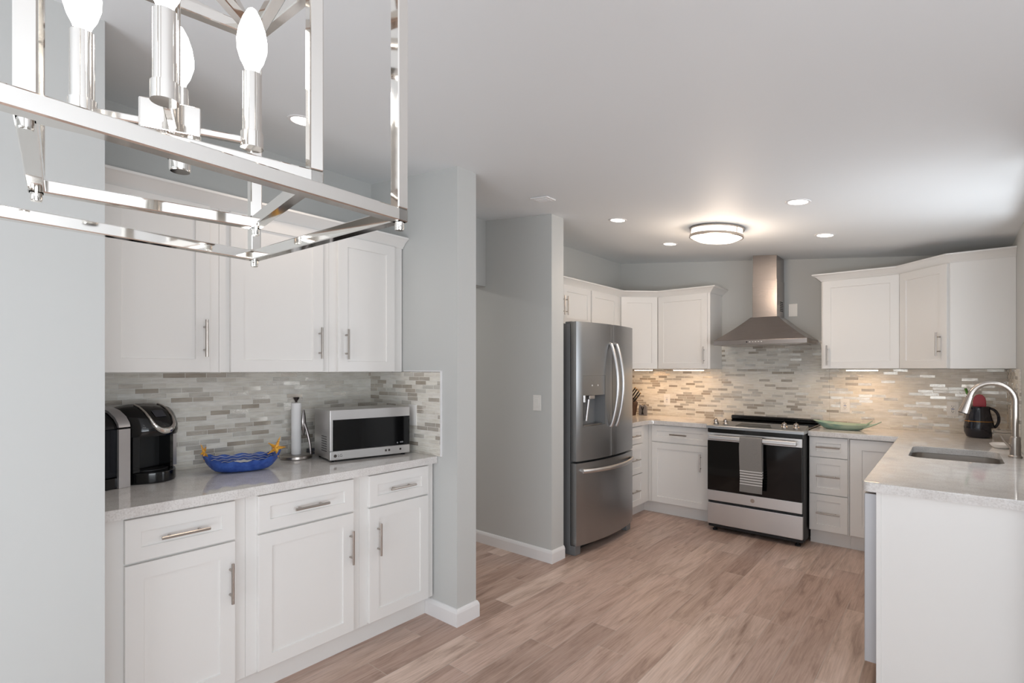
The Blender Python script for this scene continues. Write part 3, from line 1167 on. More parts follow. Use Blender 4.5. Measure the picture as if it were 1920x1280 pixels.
# towel over the oven handle
mt = mat('gray terry cloth', rgb(140, 137, 134), 0.95, spec=0.1)
s = N(mt, 'ShaderNodeSeparateXYZ')
L(mt, coords(mt), s.inputs[0])
mr = N(mt, 'ShaderNodeMapRange')
mr.inputs['From Min'].default_value = 0.055
mr.inputs['From Max'].default_value = 0.195
L(mt, s.outputs[2], mr.inputs[0])
W_ = rgb(228, 226, 224)
G_ = rgb(140, 137, 134)
stops = [(0.0, G_)]
for k in range(6):
    stops += [(0.06 + k * 0.155, W_), (0.06 + k * 0.155 + 0.055, G_)]
sc = ramp(mt, mr.outputs[0], stops + [(1.0, G_)], 'CONSTANT')
nn = noise(mt, coords(mt), 420, 2)
L(mt, mixc(mt, 0.35, sc, ramp(mt, nn, [(0.3, rgb(170, 170, 170)), (0.6, rgb(255, 255, 255))]), 'MULTIPLY'), bsdf(mt).inputs['Base Color'])
bump(mt, nn, 0.6, 0.002)
bm = new()
prof = [(-0.074, 0.0), (-0.0755, 0.12), (-0.074, 0.25), (-0.0745, 0.36), (-0.074, 0.435), (-0.071, 0.452), (-0.056, 0.4605), (-0.041, 0.452), (-0.038, 0.435), (-0.036, 0.30), (-0.035, 0.12)]
cols = 12
grid = []
for i in range(cols + 1):
    u_ = i / cols
    row = []
    for j, (y, z) in enumerate(prof):
        zz = z
        wv = 0.0022 * math.sin(u_ * 9 + z * 6) * (1 if j < 6 else 0.3) * (1 - z / 0.5)
        xx = -0.088 + 0.176 * u_ + 0.004 * math.sin(z * 14) * (1 if j < 6 else 0)
        row.append(bm.verts.new((xx, y + wv + (0.056), zz)))
    grid.append(row)
for i in range(cols):
    for j in range(len(prof) - 1):
        bm.faces.new([grid[i][j], grid[i + 1][j], grid[i + 1][j + 1], grid[i][j + 1]])
bmesh.ops.recalc_face_normals(bm, faces=bm.faces[:])
bmesh.ops.solidify(bm, geom=bm.faces[:], thickness=0.0035)
o = obj('hand_towel', bm, mt, None, True, (-1.272, 4.62 - 0.056, 0.3995))
tag(o, 'gray hand towel with white stripes hanging on the oven door handle', 'towel')

# ------------------------------------------------------------------ range hood
r = thing('range_hood', 'pyramid stainless chimney range hood above the range', 'hood', (-1.300, YB - 0.001, 1.645))
bm = new()
bx(bm, -0.382, 0.382, -0.485, -0.009, 0.0, 0.040, 0.002)
lip = obj('control_rim', bm, M_STEELH, r)
bm = new()
A = [(-0.382, -0.485, 0.0405), (0.382, -0.485, 0.0405), (0.382, -0.009, 0.0405), (-0.382, -0.009, 0.0405)]
B = [(-0.115, -0.285, 0.255), (0.115, -0.285, 0.255), (0.115, -0.009, 0.255), (-0.115, -0.009, 0.255)]
steps = 6
rings = []
for k in range(steps + 1):
    t_ = k / steps
    tz = t_
    th = 1 - (1 - t_) ** 0.88 if False else t_ - 0.035 * math.sin(math.pi * t_) * -1
    rings.append([bm.verts.new((a[0] + (b[0] - a[0]) * th, a[1] + (b[1] - a[1]) * th, a[2] + (b[2] - a[2]) * tz)) for a, b in zip(A, B)])
for P0, P1 in zip(rings, rings[1:]):
    for i in range(4):
        bm.faces.new([P0[i], P0[(i + 1) % 4], P1[(i + 1) % 4], P1[i]])
bm.faces.new(rings[0][::-1])
bm.faces.new(rings[-1])
bmesh.ops.recalc_face_normals(bm, faces=bm.faces[:])
obj('canopy', bm, M_STEELH, r)
bm = new()
bx(bm, -0.104, 0.104, -0.27, 0.0, 0.250, 0.592, 0.002)
ch = obj('chimney', bm, M_STEELH, r)
bm = new()
prism(bm, [(-0.100, -0.266), (0.100, -0.266), (0.100, 0.0), (-0.100, 0.0)], 0.59, 0, lambda x, y: zc(x - 1.30) - 1.645 - 0.0005)
obj('chimney_extension', bm, M_STEELH, r)
bm = new()
for j in range(6):
    bx(bm, 0.1035, 0.1048, -0.16 + 0.0, -0.05, 0.31 + j * 0.016, 0.318 + j * 0.016)
obj('vent_slots', bm, M_SLOT, ch, False)
bm = new()
bx(bm, -0.098, -0.086, -0.487, -0.484, 0.016, 0.028, 0.002)
obj('power_button', bm, M_SLOT, lip)
for j in range(5):
    bm = new()
    bx(bm, -0.072 + j * 0.024, -0.060 + j * 0.024, -0.4865, -0.484, 0.020, 0.025, 0.0008)
    obj('button', bm, M_PLASTIC, lip)
bm = new()
bx(bm, -0.33, 0.33, -0.43, -0.05, -0.004, 0.0)
obj('grease_filter', bm, M_NICKEL, r, False)


# ------------------------------------------------------------------ wall plates
def plate(label, cat, loc, rotz, kind, w=0.072, h=0.118, group=None):
    name = {'outlet': 'wall_outlet', 'switch': 'light_switch', 'blank': 'cover_plate', 'double': 'wall_outlet'}[kind]
    r = thing(name, label, cat, loc, rotz, group)
    bm = new()
    bx(bm, -w / 2, w / 2, -0.006, 0, -h / 2, h / 2, 0.0025)
    p = obj('plate', bm, M_PLASTIC, r)
    if kind == 'blank':
        return r
    for dx in ((0,) if kind != 'double' else (-0.024, 0.024)):
        bm = new()
        bx(bm, dx - 0.0165, dx + 0.0165, -0.0085, -0.0055, -0.034, 0.034, 0.0015)
        dev = obj('rocker' if kind == 'switch' or dx > 0 else 'receptacle', bm, M_PLASTIC, r)
        if kind in ('outlet', 'double') and dx <= 0:
            bm = new()
            for zz in (-0.019, 0.019):
                bx(bm, dx - 0.0075, dx - 0.0052, -0.0092, -0.0083, zz - 0.001, zz + 0.008)
                bx(bm, dx + 0.0052, dx + 0.0075, -0.0092, -0.0083, zz - 0.001, zz + 0.006)
                bx(bm, dx - 0.0025, dx + 0.0025, -0.0092, -0.0083, zz - 0.010, zz - 0.005)
            obj('slots', bm, M_SLOT, dev, False)
            bm = new()
            bx(bm, dx - 0.010, dx + 0.010, -0.0095, -0.0083, -0.0025, 0.0025, 0.0004)
            obj('test_button', bm, M_BLUE, dev)
    return r


GO = 'wall outlets on the backsplash'
plate('white wall outlet left of the range, nearest the knife block', 'outlet', (-2.342, YB - t - 0.0002, 1.098), 0, 'outlet', group=GO)
plate('white wall outlet above the green tray', 'outlet', (-0.712, YB - t - 0.0002, 1.106), 0, 'outlet', group=GO)
plate('white wall outlet on back wall just left of the dark pitcher', 'outlet', (0.005, YB - t - 0.0002, 1.112), 0, 'outlet', group=GO)
plate('wide white outlet and switch plate on right wall behind the faucet', 'outlet', (XR - t - 0.0002, 4.86, 1.12), -RX, 'double', 0.116, 0.118, GO)
plate('white outlet cover half hidden behind the microwave on the side splash', 'outlet', (-2.462, YS0 - t - 0.0002, 1.150), 0, 'blank', 0.075, 0.125)
plate('white rocker light switch on the gray hall wall', 'switch', (-2.372, YH0 - 0.0002, 1.172), 0, 'switch', 0.074, 0.118)
plate('blank white cover plate on wall right of the hood chimney', 'cover plate', (-1.122, YB - 0.0002, 1.972), 0, 'blank', 0.074, 0.118)

# ------------------------------------------------------------------ ceiling fixtures
TILT = math.atan(0.1085)


def can(x, y, label):
    r = thing('recessed_light', label, 'light', (x, y, zc(x)), 0, 'recessed ceiling lights')
    r.rotation_euler = (0, TILT, 0)
    return r


cans = [(-1.882, 3.42, 'recessed ceiling light left of the flush fixture, nearer the camera'),
        (-1.892, 4.37, 'smallest recessed ceiling light, just left of the flush fixture'),
        (-0.682, 3.37, 'largest recessed ceiling light, right of the flush fixture and nearest the camera'),
        (-0.703, 4.34, 'recessed ceiling light between the hood chimney and right wall cabinets'),
        (-2.284, 1.195, 'recessed ceiling light seen between the bars of the chandelier')]
proto = None
for x, y, lab in cans:
    if proto is None:
        proto = can(x, y, lab)
        bm = new()
        lathe(bm, [(0.050, -0.001), (0.054, -0.004), (0.066, -0.003), (0.068, 0.0), (0.05, 0.0)], 32)
        obj('trim_ring', bm, M_TRIM, proto)
        bm = new()
        lathe(bm, [(0.0, -0.002), (0.051, -0.002), (0.051, 0.0), (0.0, 0.0)], 32)
        obj('lens', bm, M_CAN, proto)
    else:
        dup(proto, (x, y, zc(x)), (0, TILT, 0), lab)
    d = bpy.data.lights.new('recessed_lamp', 'SPOT')
    d.energy = 5.5
    d.color = WARM
    d.spot_size = math.radians(140)
    d.spot_blend = 0.9
    d.shadow_soft_size = 0.05
    o = bpy.data.objects.new('recessed_lamp', d)
    o.location = (x, y, zc(x) - 0.03)
    COL.objects.link(o)

FLX, FLY = -1.325, 3.90
r = thing('flush_mount_light', 'round flush ceiling light with two nickel bands, lit', 'light', (FLX, FLY, zc(FLX)))
r.rotation_euler = (0, TILT, 0)
bm = new()
lathe(bm, [(0.0, 0.0), (0.186, 0.0), (0.190, -0.006), (0.190, -0.016), (0.176, -0.018), (0.0, -0.018)], 48)
obj('upper_band', bm, M_NICKEL, r)
bm = new()
lathe(bm, [(0.178, -0.018), (0.178, -0.066), (0.168, -0.075), (0.13, -0.092), (0.07, -0.101), (0.0, -0.103)], 48)
obj('diffuser', bm, M_FLUSH, r)
bm = new()
lathe(bm, [(0.181, -0.052), (0.188, -0.052), (0.190, -0.056), (0.190, -0.070), (0.182, -0.073), (0.179, -0.068), (0.181, -0.052)], 48)
obj('lower_band', bm, M_NICKEL, r)
for k in range(3):
    a = math.radians(215 + 120 * k)
    bm = new()
    tube(bm, [(0.186 * math.cos(a), 0.186 * math.sin(a), -0.01), (0.186 * math.cos(a), 0.186 * math.sin(a), -0.06)], 0.0035, 8)
    obj('strut', bm, M_NICKEL, r)
d = bpy.data.lights.new('flush_lamp', 'POINT')
d.energy = 11
d.color = WARM
d.shadow_soft_size = 0.12
o = bpy.data.objects.new('flush_lamp', d)
o.location = (FLX, FLY, zc(FLX) - 0.26)
COL.objects.link(o)

r = thing('ceiling_vent', 'small white register vent in the ceiling above the hall wall', 'vent', (-2.045, 2.72, zc(-2.045)))
r.rotation_euler = (0, TILT, 0)
bm = new()
bx(bm, -0.07, 0.07, -0.05, 0.05, -0.010, -0.0005, 0.004)
obj('frame', bm, M_TRIM, r)
bm = new()
for k in range(5):
    bx(bm, -0.05, 0.05, -0.034 + k * 0.015, -0.027 + k * 0.015, -0.013, -0.0095)
obj('louvers', bm, M_TRIM, r)

# ------------------------------------------------------------------ chandelier: two crossed open cages and four candles
CX, CY = -0.661, 0.194
r = thing('chandelier', 'polished nickel open-cage lantern chandelier with four lit candle bulbs', 'chandelier', (CX, CY, EYE))
BW = 0.0148


def cage(name, side, z0, z1, ang):
    BAR_ANG[0] = ang
    h = side / 2
    c = [Vector((math.cos(ang) * a * h - math.sin(ang) * b * h, math.sin(ang) * a * h + math.cos(ang) * b * h)) for a, b in ((-1, 1), (1, 1), (1, -1), (-1, -1))]
    bm = new()
    bx(bm, -0.001, 0.001, -0.001, 0.001, z1 - 0.002, z1)
    root = obj(name, bm, M_CHROME, r)
    for i in range(4):
        p, q = c[i], c[(i + 1) % 4]
        for z in (z0, z1):
            bm = new()
            bar(bm, (p.x, p.y, z), (q.x, q.y, z), BW, BW / 2)
            obj('rail', bm, M_CHROME, root)
        bm = new()
        bar(bm, (p.x, p.y, z0 + BW / 2), (p.x, p.y, z1 - BW / 2), BW)
        obj('post', bm, M_CHROME, root)
        bm = new()
        bar(bm, (p.x, p.y, z1), (0, 0, z1), BW * 0.9)
        obj('roof_bar', bm, M_CHROME, root)
        bm = new()
        lathe(bm, [(0.0, z0 - 0.017), (0.0048, z0 - 0.017), (0.0055, z0 - 0.015), (0.0055, z0 - BW / 2), (0.0, z0 - BW / 2)], 16, (p.x, p.y))
        obj('finial', bm, M_CHROME, root)
    return root


cage('outer_cage', 0.350, 0.1805, 0.528, math.radians(2.67))
cage('inner_cage', 0.230, 0.2083, 0.478, math.radians(-8.6))
bm = new()
bx(bm, -0.028, 0.028, -0.028, 0.028, 0.254, 0.286, 0.002)
hub = obj('hub', bm, M_CHROME, r)
hub.rotation_euler.z = math.radians(-21)
bm = new()
lathe(bm, [(0.0, 0.221), (0.0095, 0.221), (0.0105, 0.223), (0.0105, 0.242), (0.015, 0.244), (0.015, 0.254)], 24, (0.004, 0.006))
obj('hub_finial', bm, M_CHROME, r)
bm = new()
ztop = zc(CX) - EYE
tube(bm, [(0, 0, 0.286), (0, 0, ztop - 0.02)], 0.0075, 14)
obj('stem', bm, M_CHROME, r)
bm = new()
lathe(bm, [(0.0, ztop - 0.03), (0.055, ztop - 0.03), (0.062, ztop - 0.02), (0.062, ztop + 0.004), (0.0, ztop + 0.004)], 32)
obj('canopy', bm, M_CHROME, r)
for k in range(4):
    a = math.radians(69 + 90 * k)
    px, py = 0.079 * math.cos(a), 0.079 * math.sin(a)
    BAR_ANG[0] = a
    bm = new()
    bar(bm, (0.02 * math.cos(a), 0.02 * math.sin(a), 0.270), (px, py, 0.270), 0.008)
    arm = obj('arm', bm, M_CHROME, r)
    bm = new()
    lathe(bm, [(0.0, 0.262), (0.0125, 0.262), (0.0125, 0.280), (0.0105, 0.281), (0.0105, 0.350), (0.009, 0.352), (0.0, 0.352)], 24, (px, py))
    cs = obj('candle_sleeve', bm, M_CHROME, arm)
    bm = new()
    lathe(bm, [(0.007, 0.352), (0.0085, 0.358), (0.0125, 0.366), (0.0162, 0.379), (0.0165, 0.389), (0.0145, 0.402), (0.010, 0.416), (0.005, 0.426), (0.0, 0.430)], 24, (px, py))
    obj('bulb', bm, M_BULB, arm)
    d = bpy.data.lights.new('candle_lamp', 'POINT')
    d.energy = 0.85
    d.color = (1.0, 0.97, 0.93)
    d.shadow_soft_size = 0.017
    o = bpy.data.objects.new('candle_lamp', d)
    o.location = (CX + px, CY + py, EYE + 0.388)
    COL.objects.link(o)

# ------------------------------------------------------------------ things on the alcove worktop
ZT = 0.9255
# microwave (local x along front, y into it)
r = thing('microwave', 'stainless countertop microwave with black glass door, angled in the corner', 'microwave', (-2.518, 1.468, ZT), math.radians(79))
MW, MH, MD = 0.468, 0.268, 0.262
bm = new()
bx(bm, 0.002, MW - 0.002, 0.030, MD, 0.012, MH + 0.008, 0.004)
case = obj('case', bm, M_STEEL, r)
bm = new()
for i in range(6):
    for j in range(7):
        bx(bm, 0.0012, 0.0025, 0.06 + i * 0.014, 0.067 + i * 0.014, 0.05 + j * 0.013, 0.056 + j * 0.013)
obj('vent_holes', bm, M_SLOT, case, False)
bm = new()
bx(bm, 0, MW, 0.0, 0.029, 0.010, 0.058, 0.003)
strip = obj('control_strip', bm, M_STEEL, r)
bm = new()
bx(bm, 0, MW, 0.0, 0.029, 0.0585, MH + 0.010, 0.003)
dr = obj('door', bm, M_STEEL, r)
bm = new()
bx(bm, 0.014, MW - 0.002, -0.0015, 0.002, 0.060, 0.226, 0.001)
obj('door_glass', bm, M_GLASSBLK, dr)
text_part('logo', 'LG', 0.021, mat('dark gray lettering', rgb(78, 76, 76), 0.5), strip, (0.054, -0.0005, 0.033), (math.pi / 2, 0, 0))
bm = new()
lathe(bm, [(0.0, 0.0), (0.0085, 0.0), (0.0085, 0.0008), (0.0, 0.0008)], 24)
bmesh.ops.rotate(bm, verts=bm.verts[:], cent=(0, 0, 0), matrix=Matrix.Rotation(math.pi / 2, 3, 'X'))
obj('logo_disc', bm, M_DARKCHROME, strip, True, (0.028, -0.0002, 0.033))
for xx in (0.318, 0.338, 0.408):
    bm = new()
    bx(bm, xx - 0.006, xx + 0.006, -0.0008, 0.002, 0.030, 0.042, 0.001)
    obj('button', bm, M_DARKCHROME, strip)
bm = new()
bx(bm, 0.385, 0.393, -0.0022, 0.0, 0.070, 0.078, 0.0005)
bx(bm, 0.405, 0.425, -0.0022, 0.0, 0.072, 0.080, 0.0005)
obj('touch_icons', bm, mat('gray icon', rgb(120, 120, 125), 0.5), dr, False)
for (xx, yy) in ((0.03, 0.03), (MW - 0.03, 0.03), (0.03, MD - 0.03), (MW - 0.03, MD - 0.03)):
    bm = new()
    lathe(bm, [(0.0, 0.0), (0.012, 0.0), (0.012, 0.013), (0.0, 0.013)], 14, (xx, yy))
    obj('foot', bm, M_RUBBER, r)

# paper towel holder and roll
TX, TY = -2.800, 1.425
r = thing('paper_towel_holder', 'brushed metal paper towel stand with curved spring arm', 'paper towel holder', (TX, TY, ZT))
bm = new()
lathe(bm, [(0.0, 0.0), (0.082, 0.0), (0.084, 0.003), (0.083, 0.016), (0.078, 0.020), (0.0, 0.021)], 40)
obj('base', bm, M_NICKEL, r)
bm = new()
tube(bm, [(0, 0, 0.02), (0, 0, 0.325)], 0.006, 12)
rod = obj('rod', bm, M_DARKCHROME, r)
bm = new()
lathe(bm, [(0.006, 0.313), (0.008, 0.322), (0.016, 0.333), (0.018, 0.338), (0.015, 0.342), (0.0, 0.343)], 24)
obj('knob', bm, M_DARKCHROME, rod)
a = math.radians(55)
ux, uy = math.cos(a), math.sin(a)
bm = new()
pts = []
for i in range(13):
    t_ = i / 12
    rr = 0.077 - 0.034 * (t_ ** 1.9)
    pts.append((rr * ux, rr * uy, 0.012 + 0.185 * t_))
tube(bm, pts, 0.0075, 12, True, 0.7)
arm = obj('spring_arm', bm, M_DARKCHROME, r)
bm = new()
pts, rs = [], []
for i in range(15):
    t_ = i / 14
    pts.append((0.0395 * ux, 0.0395 * uy, 0.125 + 0.145 * t_))
    rs.append(0.0125 * math.sin(math.pi * (0.06 + 0.88 * t_)) ** 0.6)
tube(bm, pts, rs, 12, True, 0.55)
obj('pressure_pad', bm, M_DARKCHROME, arm)
bm = new()
lathe(bm, [(0.008, 0.0215), (0.0255, 0.0215), (0.0265, 0.024), (0.0265, 0.307), (0.0255, 0.309), (0.008, 0.309), (0.008, 0.0215)], 32)
m = mat('white paper', rgb(238, 236, 235), 0.9, spec=0.1)
bump(m, noise(m, coords(m), 200, 2), 0.3, 0.001)
o = obj('paper_towel_roll', bm, m, None, True, (TX, TY, ZT))
tag(o, 'thin nearly used white paper towel roll on the metal stand', 'paper towel')

# blue boat shaped bowl with starfish
mb = mat('blue glazed ceramic', rgb(48, 82, 160), 0.18, spec=0.6)
nz = noise(mb, coords(mb), 40, 3)
L(mb, ramp(mb, nz, [(0.3, rgb(36, 66, 142)), (0.7, rgb(60, 98, 178))]), bsdf(mb).inputs['Base Color'])
mw_ = mat('white glaze', rgb(232, 229, 220), 0.3)
my = mat('orange yellow glaze', rgb(222, 160, 48), 0.35)
nz = noise(my, coords(my), 120, 2)
L(my, ramp(my, nz, [(0.3, rgb(205, 128, 36)), (0.65, rgb(232, 182, 70))]), bsdf(my).inputs['Base Color'])
BX, BY, BR = -2.655, 1.080, math.radians(72)
r = thing('bowl', 'blue wavy-rimmed boat-shaped ceramic bowl with orange starfish at its ends', 'bowl', (BX, BY, ZT), BR)
bm = new()
seg = 72


def bowl_ring(s, z, wav, th=0.0, rise=0.0):
    out = []
    for k in range(seg):
        a = 2 * math.pi * k / seg
        ca, sa = math.cos(a), math.sin(a)
        x = 0.172 * s * math.copysign(abs(ca) ** 0.95, ca) - th * ca
        y = 0.088 * s * math.copysign(abs(sa) ** 1.05, sa) - th * sa
        out.append((x, y, (z + wav * math.sin(a * 13) + rise * abs(ca) ** 4 - 0.22 * z * max(0.0, -sa)) * 1.22))
    return out


R_ = [bowl_ring(0.44, 0.0, 0), bowl_ring(0.58, 0.002, 0), bowl_ring(0.70, 0.007, 0), bowl_ring(0.80, 0.015, 0, 0, 0.004), bowl_ring(0.90, 0.029, 0.0, 0, 0.009), bowl_ring(0.965, 0.043, 0.001, 0, 0.014), bowl_ring(1.0, 0.056, 0.0035, 0, 0.018),
      bowl_ring(1.0, 0.058, 0.0035, 0.004, 0.018), bowl_ring(0.88, 0.039, 0, 0.003, 0.010), bowl_ring(0.72, 0.021, 0, 0.002, 0.003), bowl_ring(0.5, 0.010, 0), bowl_ring(0.2, 0.008, 0)]
rings = [[bm.verts.new(p) for p in rr] for rr in R_]
for A, B in zip(rings, rings[1:]):
    for k in range(seg):
        bm.faces.new([A[k], A[(k + 1) % seg], B[(k + 1) % seg], B[k]])
bm.faces.new(rings[0][::-1])
bm.faces.new(rings[-1])
bmesh.ops.recalc_face_normals(bm, faces=bm.faces[:])
shell = obj('shell', bm, mb, r)
bm = new()   # white sandy patch inside the bowl, on the far wall
rows = []
for i in range(25):
    a = math.radians(58 + 62 * i / 24)
    ca, sa = math.cos(a), math.sin(a)
    hw_ = math.sin(math.pi * i / 24) ** 0.6
    row = []
    for f_ in (0.0, 0.5, 1.0):
        q_ = 0.70 + (0.045 + 0.085 * f_) * hw_ * (0.9 + 0.1 * math.sin(i * 1.3))
        row.append(bm.verts.new(((0.172 * q_ - 0.003) * ca, (0.088 * q_ - 0.0035) * sa, (0.021 + (q_ - 0.72) * 0.115) * 1.22 + 0.0022)))
    rows.append(row)
for A, B in zip(rows, rows[1:]):
    for j in range(2):
        bm.faces.new([A[j], B[j], B[j + 1], A[j + 1]])
bmesh.ops.recalc_face_normals(bm, faces=bm.faces[:])
bmesh.ops.solidify(bm, geom=bm.faces[:], thickness=0.0012)
obj('sand_patch', bm, mw_, shell)
for row in range(3):   # white wave strokes on the far inner wall
    bm = new()
    pts = []
    s_ = (0.80, 0.88, 0.955)[row]
    zb = (0.0315, 0.041, 0.0515)[row]
    for i in range(40):
        a = math.radians(25 + 130 * i / 39)
        pts.append(((0.172 * s_ - 0.003) * math.cos(a), (0.088 * s_ - 0.0045) * math.sin(a), (zb + 0.0022 * math.sin(i * 1.1) + 0.012 * abs(math.cos(a)) ** 4) * 1.22))
    tube(bm, pts, 0.0011, 5)
    obj('wave_stroke', bm, mw_, shell)


def starfish(parent, loc, rot, s):
    bm = new()
    c = bm.verts.new((0, 0, 0.008 * s))
    cb = bm.verts.new((0, 0, -0.004 * s))
    ring, top = [], []
    for k in range(10):
        a = math.pi / 2 + k * math.pi / 5
        rr = (0.045 if k % 2 == 0 else 0.014) * s
        if k == 0:
            rr *= 1.25
        ring.append(bm.verts.new((rr * math.cos(a), rr * math.sin(a), 0)))
    for k in range(10):
        bm.faces.new([ring[k], ring[(k + 1) % 10], c])
        bm.faces.new([ring[(k + 1) % 10], ring[k], cb])
    for k in range(0, 10, 2):   # beaded ridge on each arm
        a = math.pi / 2 + k * math.pi / 5
        for j in range(4):
            d_ = (0.012 + j * 0.009) * s
            g = bmesh.ops.create_icosphere(bm, subdivisions=1, radius=0.0032 * s)
            bmesh.ops.translate(bm, verts=g['verts'], vec=(d_ * math.cos(a), d_ * math.sin(a), (0.007 - j * 0.0015) * s))
    bmesh.ops.recalc_face_normals(bm, faces=bm.faces[:])
    o = obj('starfish', bm, my, parent, True, loc)
    o.rotation_euler = rot
    return o


starfish(r, (0.148, -0.008, 0.100), (math.radians(72), math.radians(12), math.radians(-38)), 1.15)
starfish(r, (-0.166, 0.0, 0.100), (math.radians(80), math.radians(-18), math.radians(72)), 0.95)

# coffee maker (local: x to viewer's right along the front, y into it)
r = thing('coffee_maker', 'black single-serve coffee maker with silver trim and side water tank', 'coffee maker', (-2.747, 0.707, ZT), math.radians(112))
HW = 0.125


def front_arc(w, bulge, n=20, y0=0.0, cx=0.0):
    return [(cx - w + 2 * w * i / n, y0 - bulge * (1 - abs(-1 + 2 * i / n) ** 2.3)) for i in range(n + 1)]


bm = new()   # base with bulging drip foot
prism(bm, front_arc(0.118, 0.108, cx=0.007) + [(0.112, 0.10), (-0.111, 0.10)], 0.0, 0.048, None, 0.006)
base = obj('base', bm, M_BLACK, r)
bm = new()
prism(bm, front_arc(0.088, 0.072, cx=0.007), 0.0485, 0.054, None, 0.002)
obj('drip_tray', bm, M_BLACKM, base)
bm = new()
bx(bm, -0.02, 0.012, -0.104, -0.099, 0.026, 0.034, 0.002)
bm.clear()
prism(bm, [(-0.108, 0.02), (0.108, 0.02), (0.108, 0.10), (-0.108, 0.10)], 0.048, 0.305, None, 0.01)
obj('column', bm, M_BLACKM, r)
for sg in (1, -1):   # cheeks left and right of the cup bay
    bm = new()
    prism(bm, [(sg * x, y) for x, y in ((0.070, -0.050), (0.092, -0.040), (0.108, -0.010), (0.108, 0.03), (0.070, 0.03))], 0.048, 0.215, None, 0.004)
    obj('cup_bay_wall', bm, M_BLACK, r)
hp = [(-0.098, 0.205), (-0.107, 0.226), (-0.104, 0.250), (-0.086, 0.283), (-0.056, 0.312), (-0.015, 0.333), (0.035, 0.345), (0.078, 0.342), (0.100, 0.320), (0.100, 0.205)]
HX0, HX1 = -0.110, 0.112


def head_xyz(u_, y, z, off=0.0):
    k = 1 - abs(u_) ** 2.6
    return (HX0 + (HX1 - HX0) * (u_ + 1) / 2, (y * (0.42 + 0.58 * k) if y < 0 else y) - off, 0.205 + (z - 0.205) * (0.76 + 0.24 * k ** 0.5) + off)


bm = new()
rows = []
for i in range(21):
    u_ = -math.cos(math.pi * i / 20)
    rows.append([bm.verts.new(head_xyz(u_, y, z)) for y, z in hp])
q = len(hp)
fs = []
for A, B in zip(rows, rows[1:]):
    for j in range(q):
        fs.append(bm.faces.new([A[j], A[(j + 1) % q], B[(j + 1) % q], B[j]]))
fs += [bm.faces.new(rows[0][::-1]), bm.faces.new(rows[-1])]
bmesh.ops.recalc_face_normals(bm, faces=fs)
hd = obj('brew_head', bm, M_BLACK, r)


def head_pt(u_, t_, off=0.0015):
    """point on the head's outer profile: u across (-1..1), t along the profile"""
    i = min(int(t_), len(hp) - 2)
    f_ = t_ - i
    return head_xyz(u_, hp[i][0] + (hp[i + 1][0] - hp[i][0]) * f_, hp[i][1] + (hp[i + 1][1] - hp[i][1]) * f_, off)


bm = new()   # chrome U-shaped handle framing the touch panel
pts = []
for i in range(33):
    a = math.pi * i / 32
    pts.append(head_pt(-0.60 * math.cos(a) * (0.80 + 0.20 * math.sin(a)) + 0.03, 5.6 - 4.7 * math.sin(a) ** 0.8, 0.002))
tube(bm, pts, [0.0042 + 0.0098 * math.sin(math.pi * i / 32) ** 2.5 for i in range(33)], 10)
obj('handle', bm, M_CHROME, hd)
bm = new()   # touch screen
g_ = []
for i in range(7):
    g_.append([bm.verts.new(head_pt(-0.22 + 0.46 * i / 6, 3.1 + 1.0 * j / 4, 0.0016)) for j in range(5)])
for i in range(6):
    for j in range(4):
        bm.faces.new([g_[i][j], g_[i + 1][j], g_[i + 1][j + 1], g_[i][j + 1]])
bmesh.ops.recalc_face_normals(bm, faces=bm.faces[:])
obj('touch_screen', bm, mat('dark gray screen', rgb(58, 58, 64), 0.1), hd)
bm = new()   # silver trim on the right flank
extrude_profile(bm, [(-0.012, 0.050), (0.020, 0.050), (0.030, 0.205), (0.052, 0.262), (0.095, 0.282), (0.095, 0.300), (0.040, 0.292), (0.002, 0.262), (-0.012, 0.215)], 'x', 0.1125, 0.132)
obj('side_trim', bm, M_SILVER, r)
bm = new()   # water tank on the left
prism(bm, [(-0.205, -0.042), (-0.1115, -0.042), (-0.1115, 0.085), (-0.205, 0.085)], 0.046, 0.248, None, 0.008)
tank = obj('water_tank', bm, M_WATERTANK, r)
bm = new()
prism(bm, [(-0.207, -0.044), (-0.1115, -0.044), (-0.1115, 0.088), (-0.207, 0.088)], 0.0, 0.045, None, 0.004)
obj('tank_base', bm, M_BLACK, tank)
bm = new()
extrude_profile(bm, [(-0.044, 0.249), (0.088, 0.249), (0.088, 0.322), (0.055, 0.322), (0.012, 0.308), (-0.022, 0.284), (-0.040, 0.262)], 'x', -0.207, -0.1115)
obj('tank_lid', bm, M_BLACK, tank)
bm = new()   # silver strip up the front of the tank and over its lid
extrude_profile(bm, [(-0.056, 0.0), (-0.0445, 0.0), (-0.0445, 0.246), (-0.056, 0.246)], 'x', -0.161, -0.114)
obj('front_strip', bm, M_SILVER, tank)
bm = new()
extrude_profile(bm, [(-0.056, 0.254), (-0.0445, 0.254), (-0.0425, 0.264), (-0.024, 0.287), (0.011, 0.311), (0.055, 0.325), (0.088, 0.325), (0.088, 0.335), (0.052, 0.335), (0.006, 0.321), (-0.032, 0.296), (-0.052, 0.270)], 'x', -0.161, -0.114)
obj('lid_strip', bm, M_SILVER, tank)

# small dark plug behind the paper towel stand
r = thing('power_plug', 'small dark gray plug with two chrome rings behind the paper towel stand', 'plug', (-2.872, 1.557, ZT), RX)
bm = new()
bx(bm, -0.024, 0.024, -0.018, 0.02, 0.0, 0.032, 0.004)
bd = obj('body', bm, mat('dark gray plastic', rgb(84, 84, 92), 0.4), r)
for s in (-1, 1):
    bm = new()
    tube(bm, [(-0.006 + s * 0.008, -0.022, 0.012 + s * 0.004), (-0.006 + s * 0.008, -0.016, 0.012 + s * 0.004)], 0.0055, 12)
    obj('ring', bm, M_CHROME, bd)

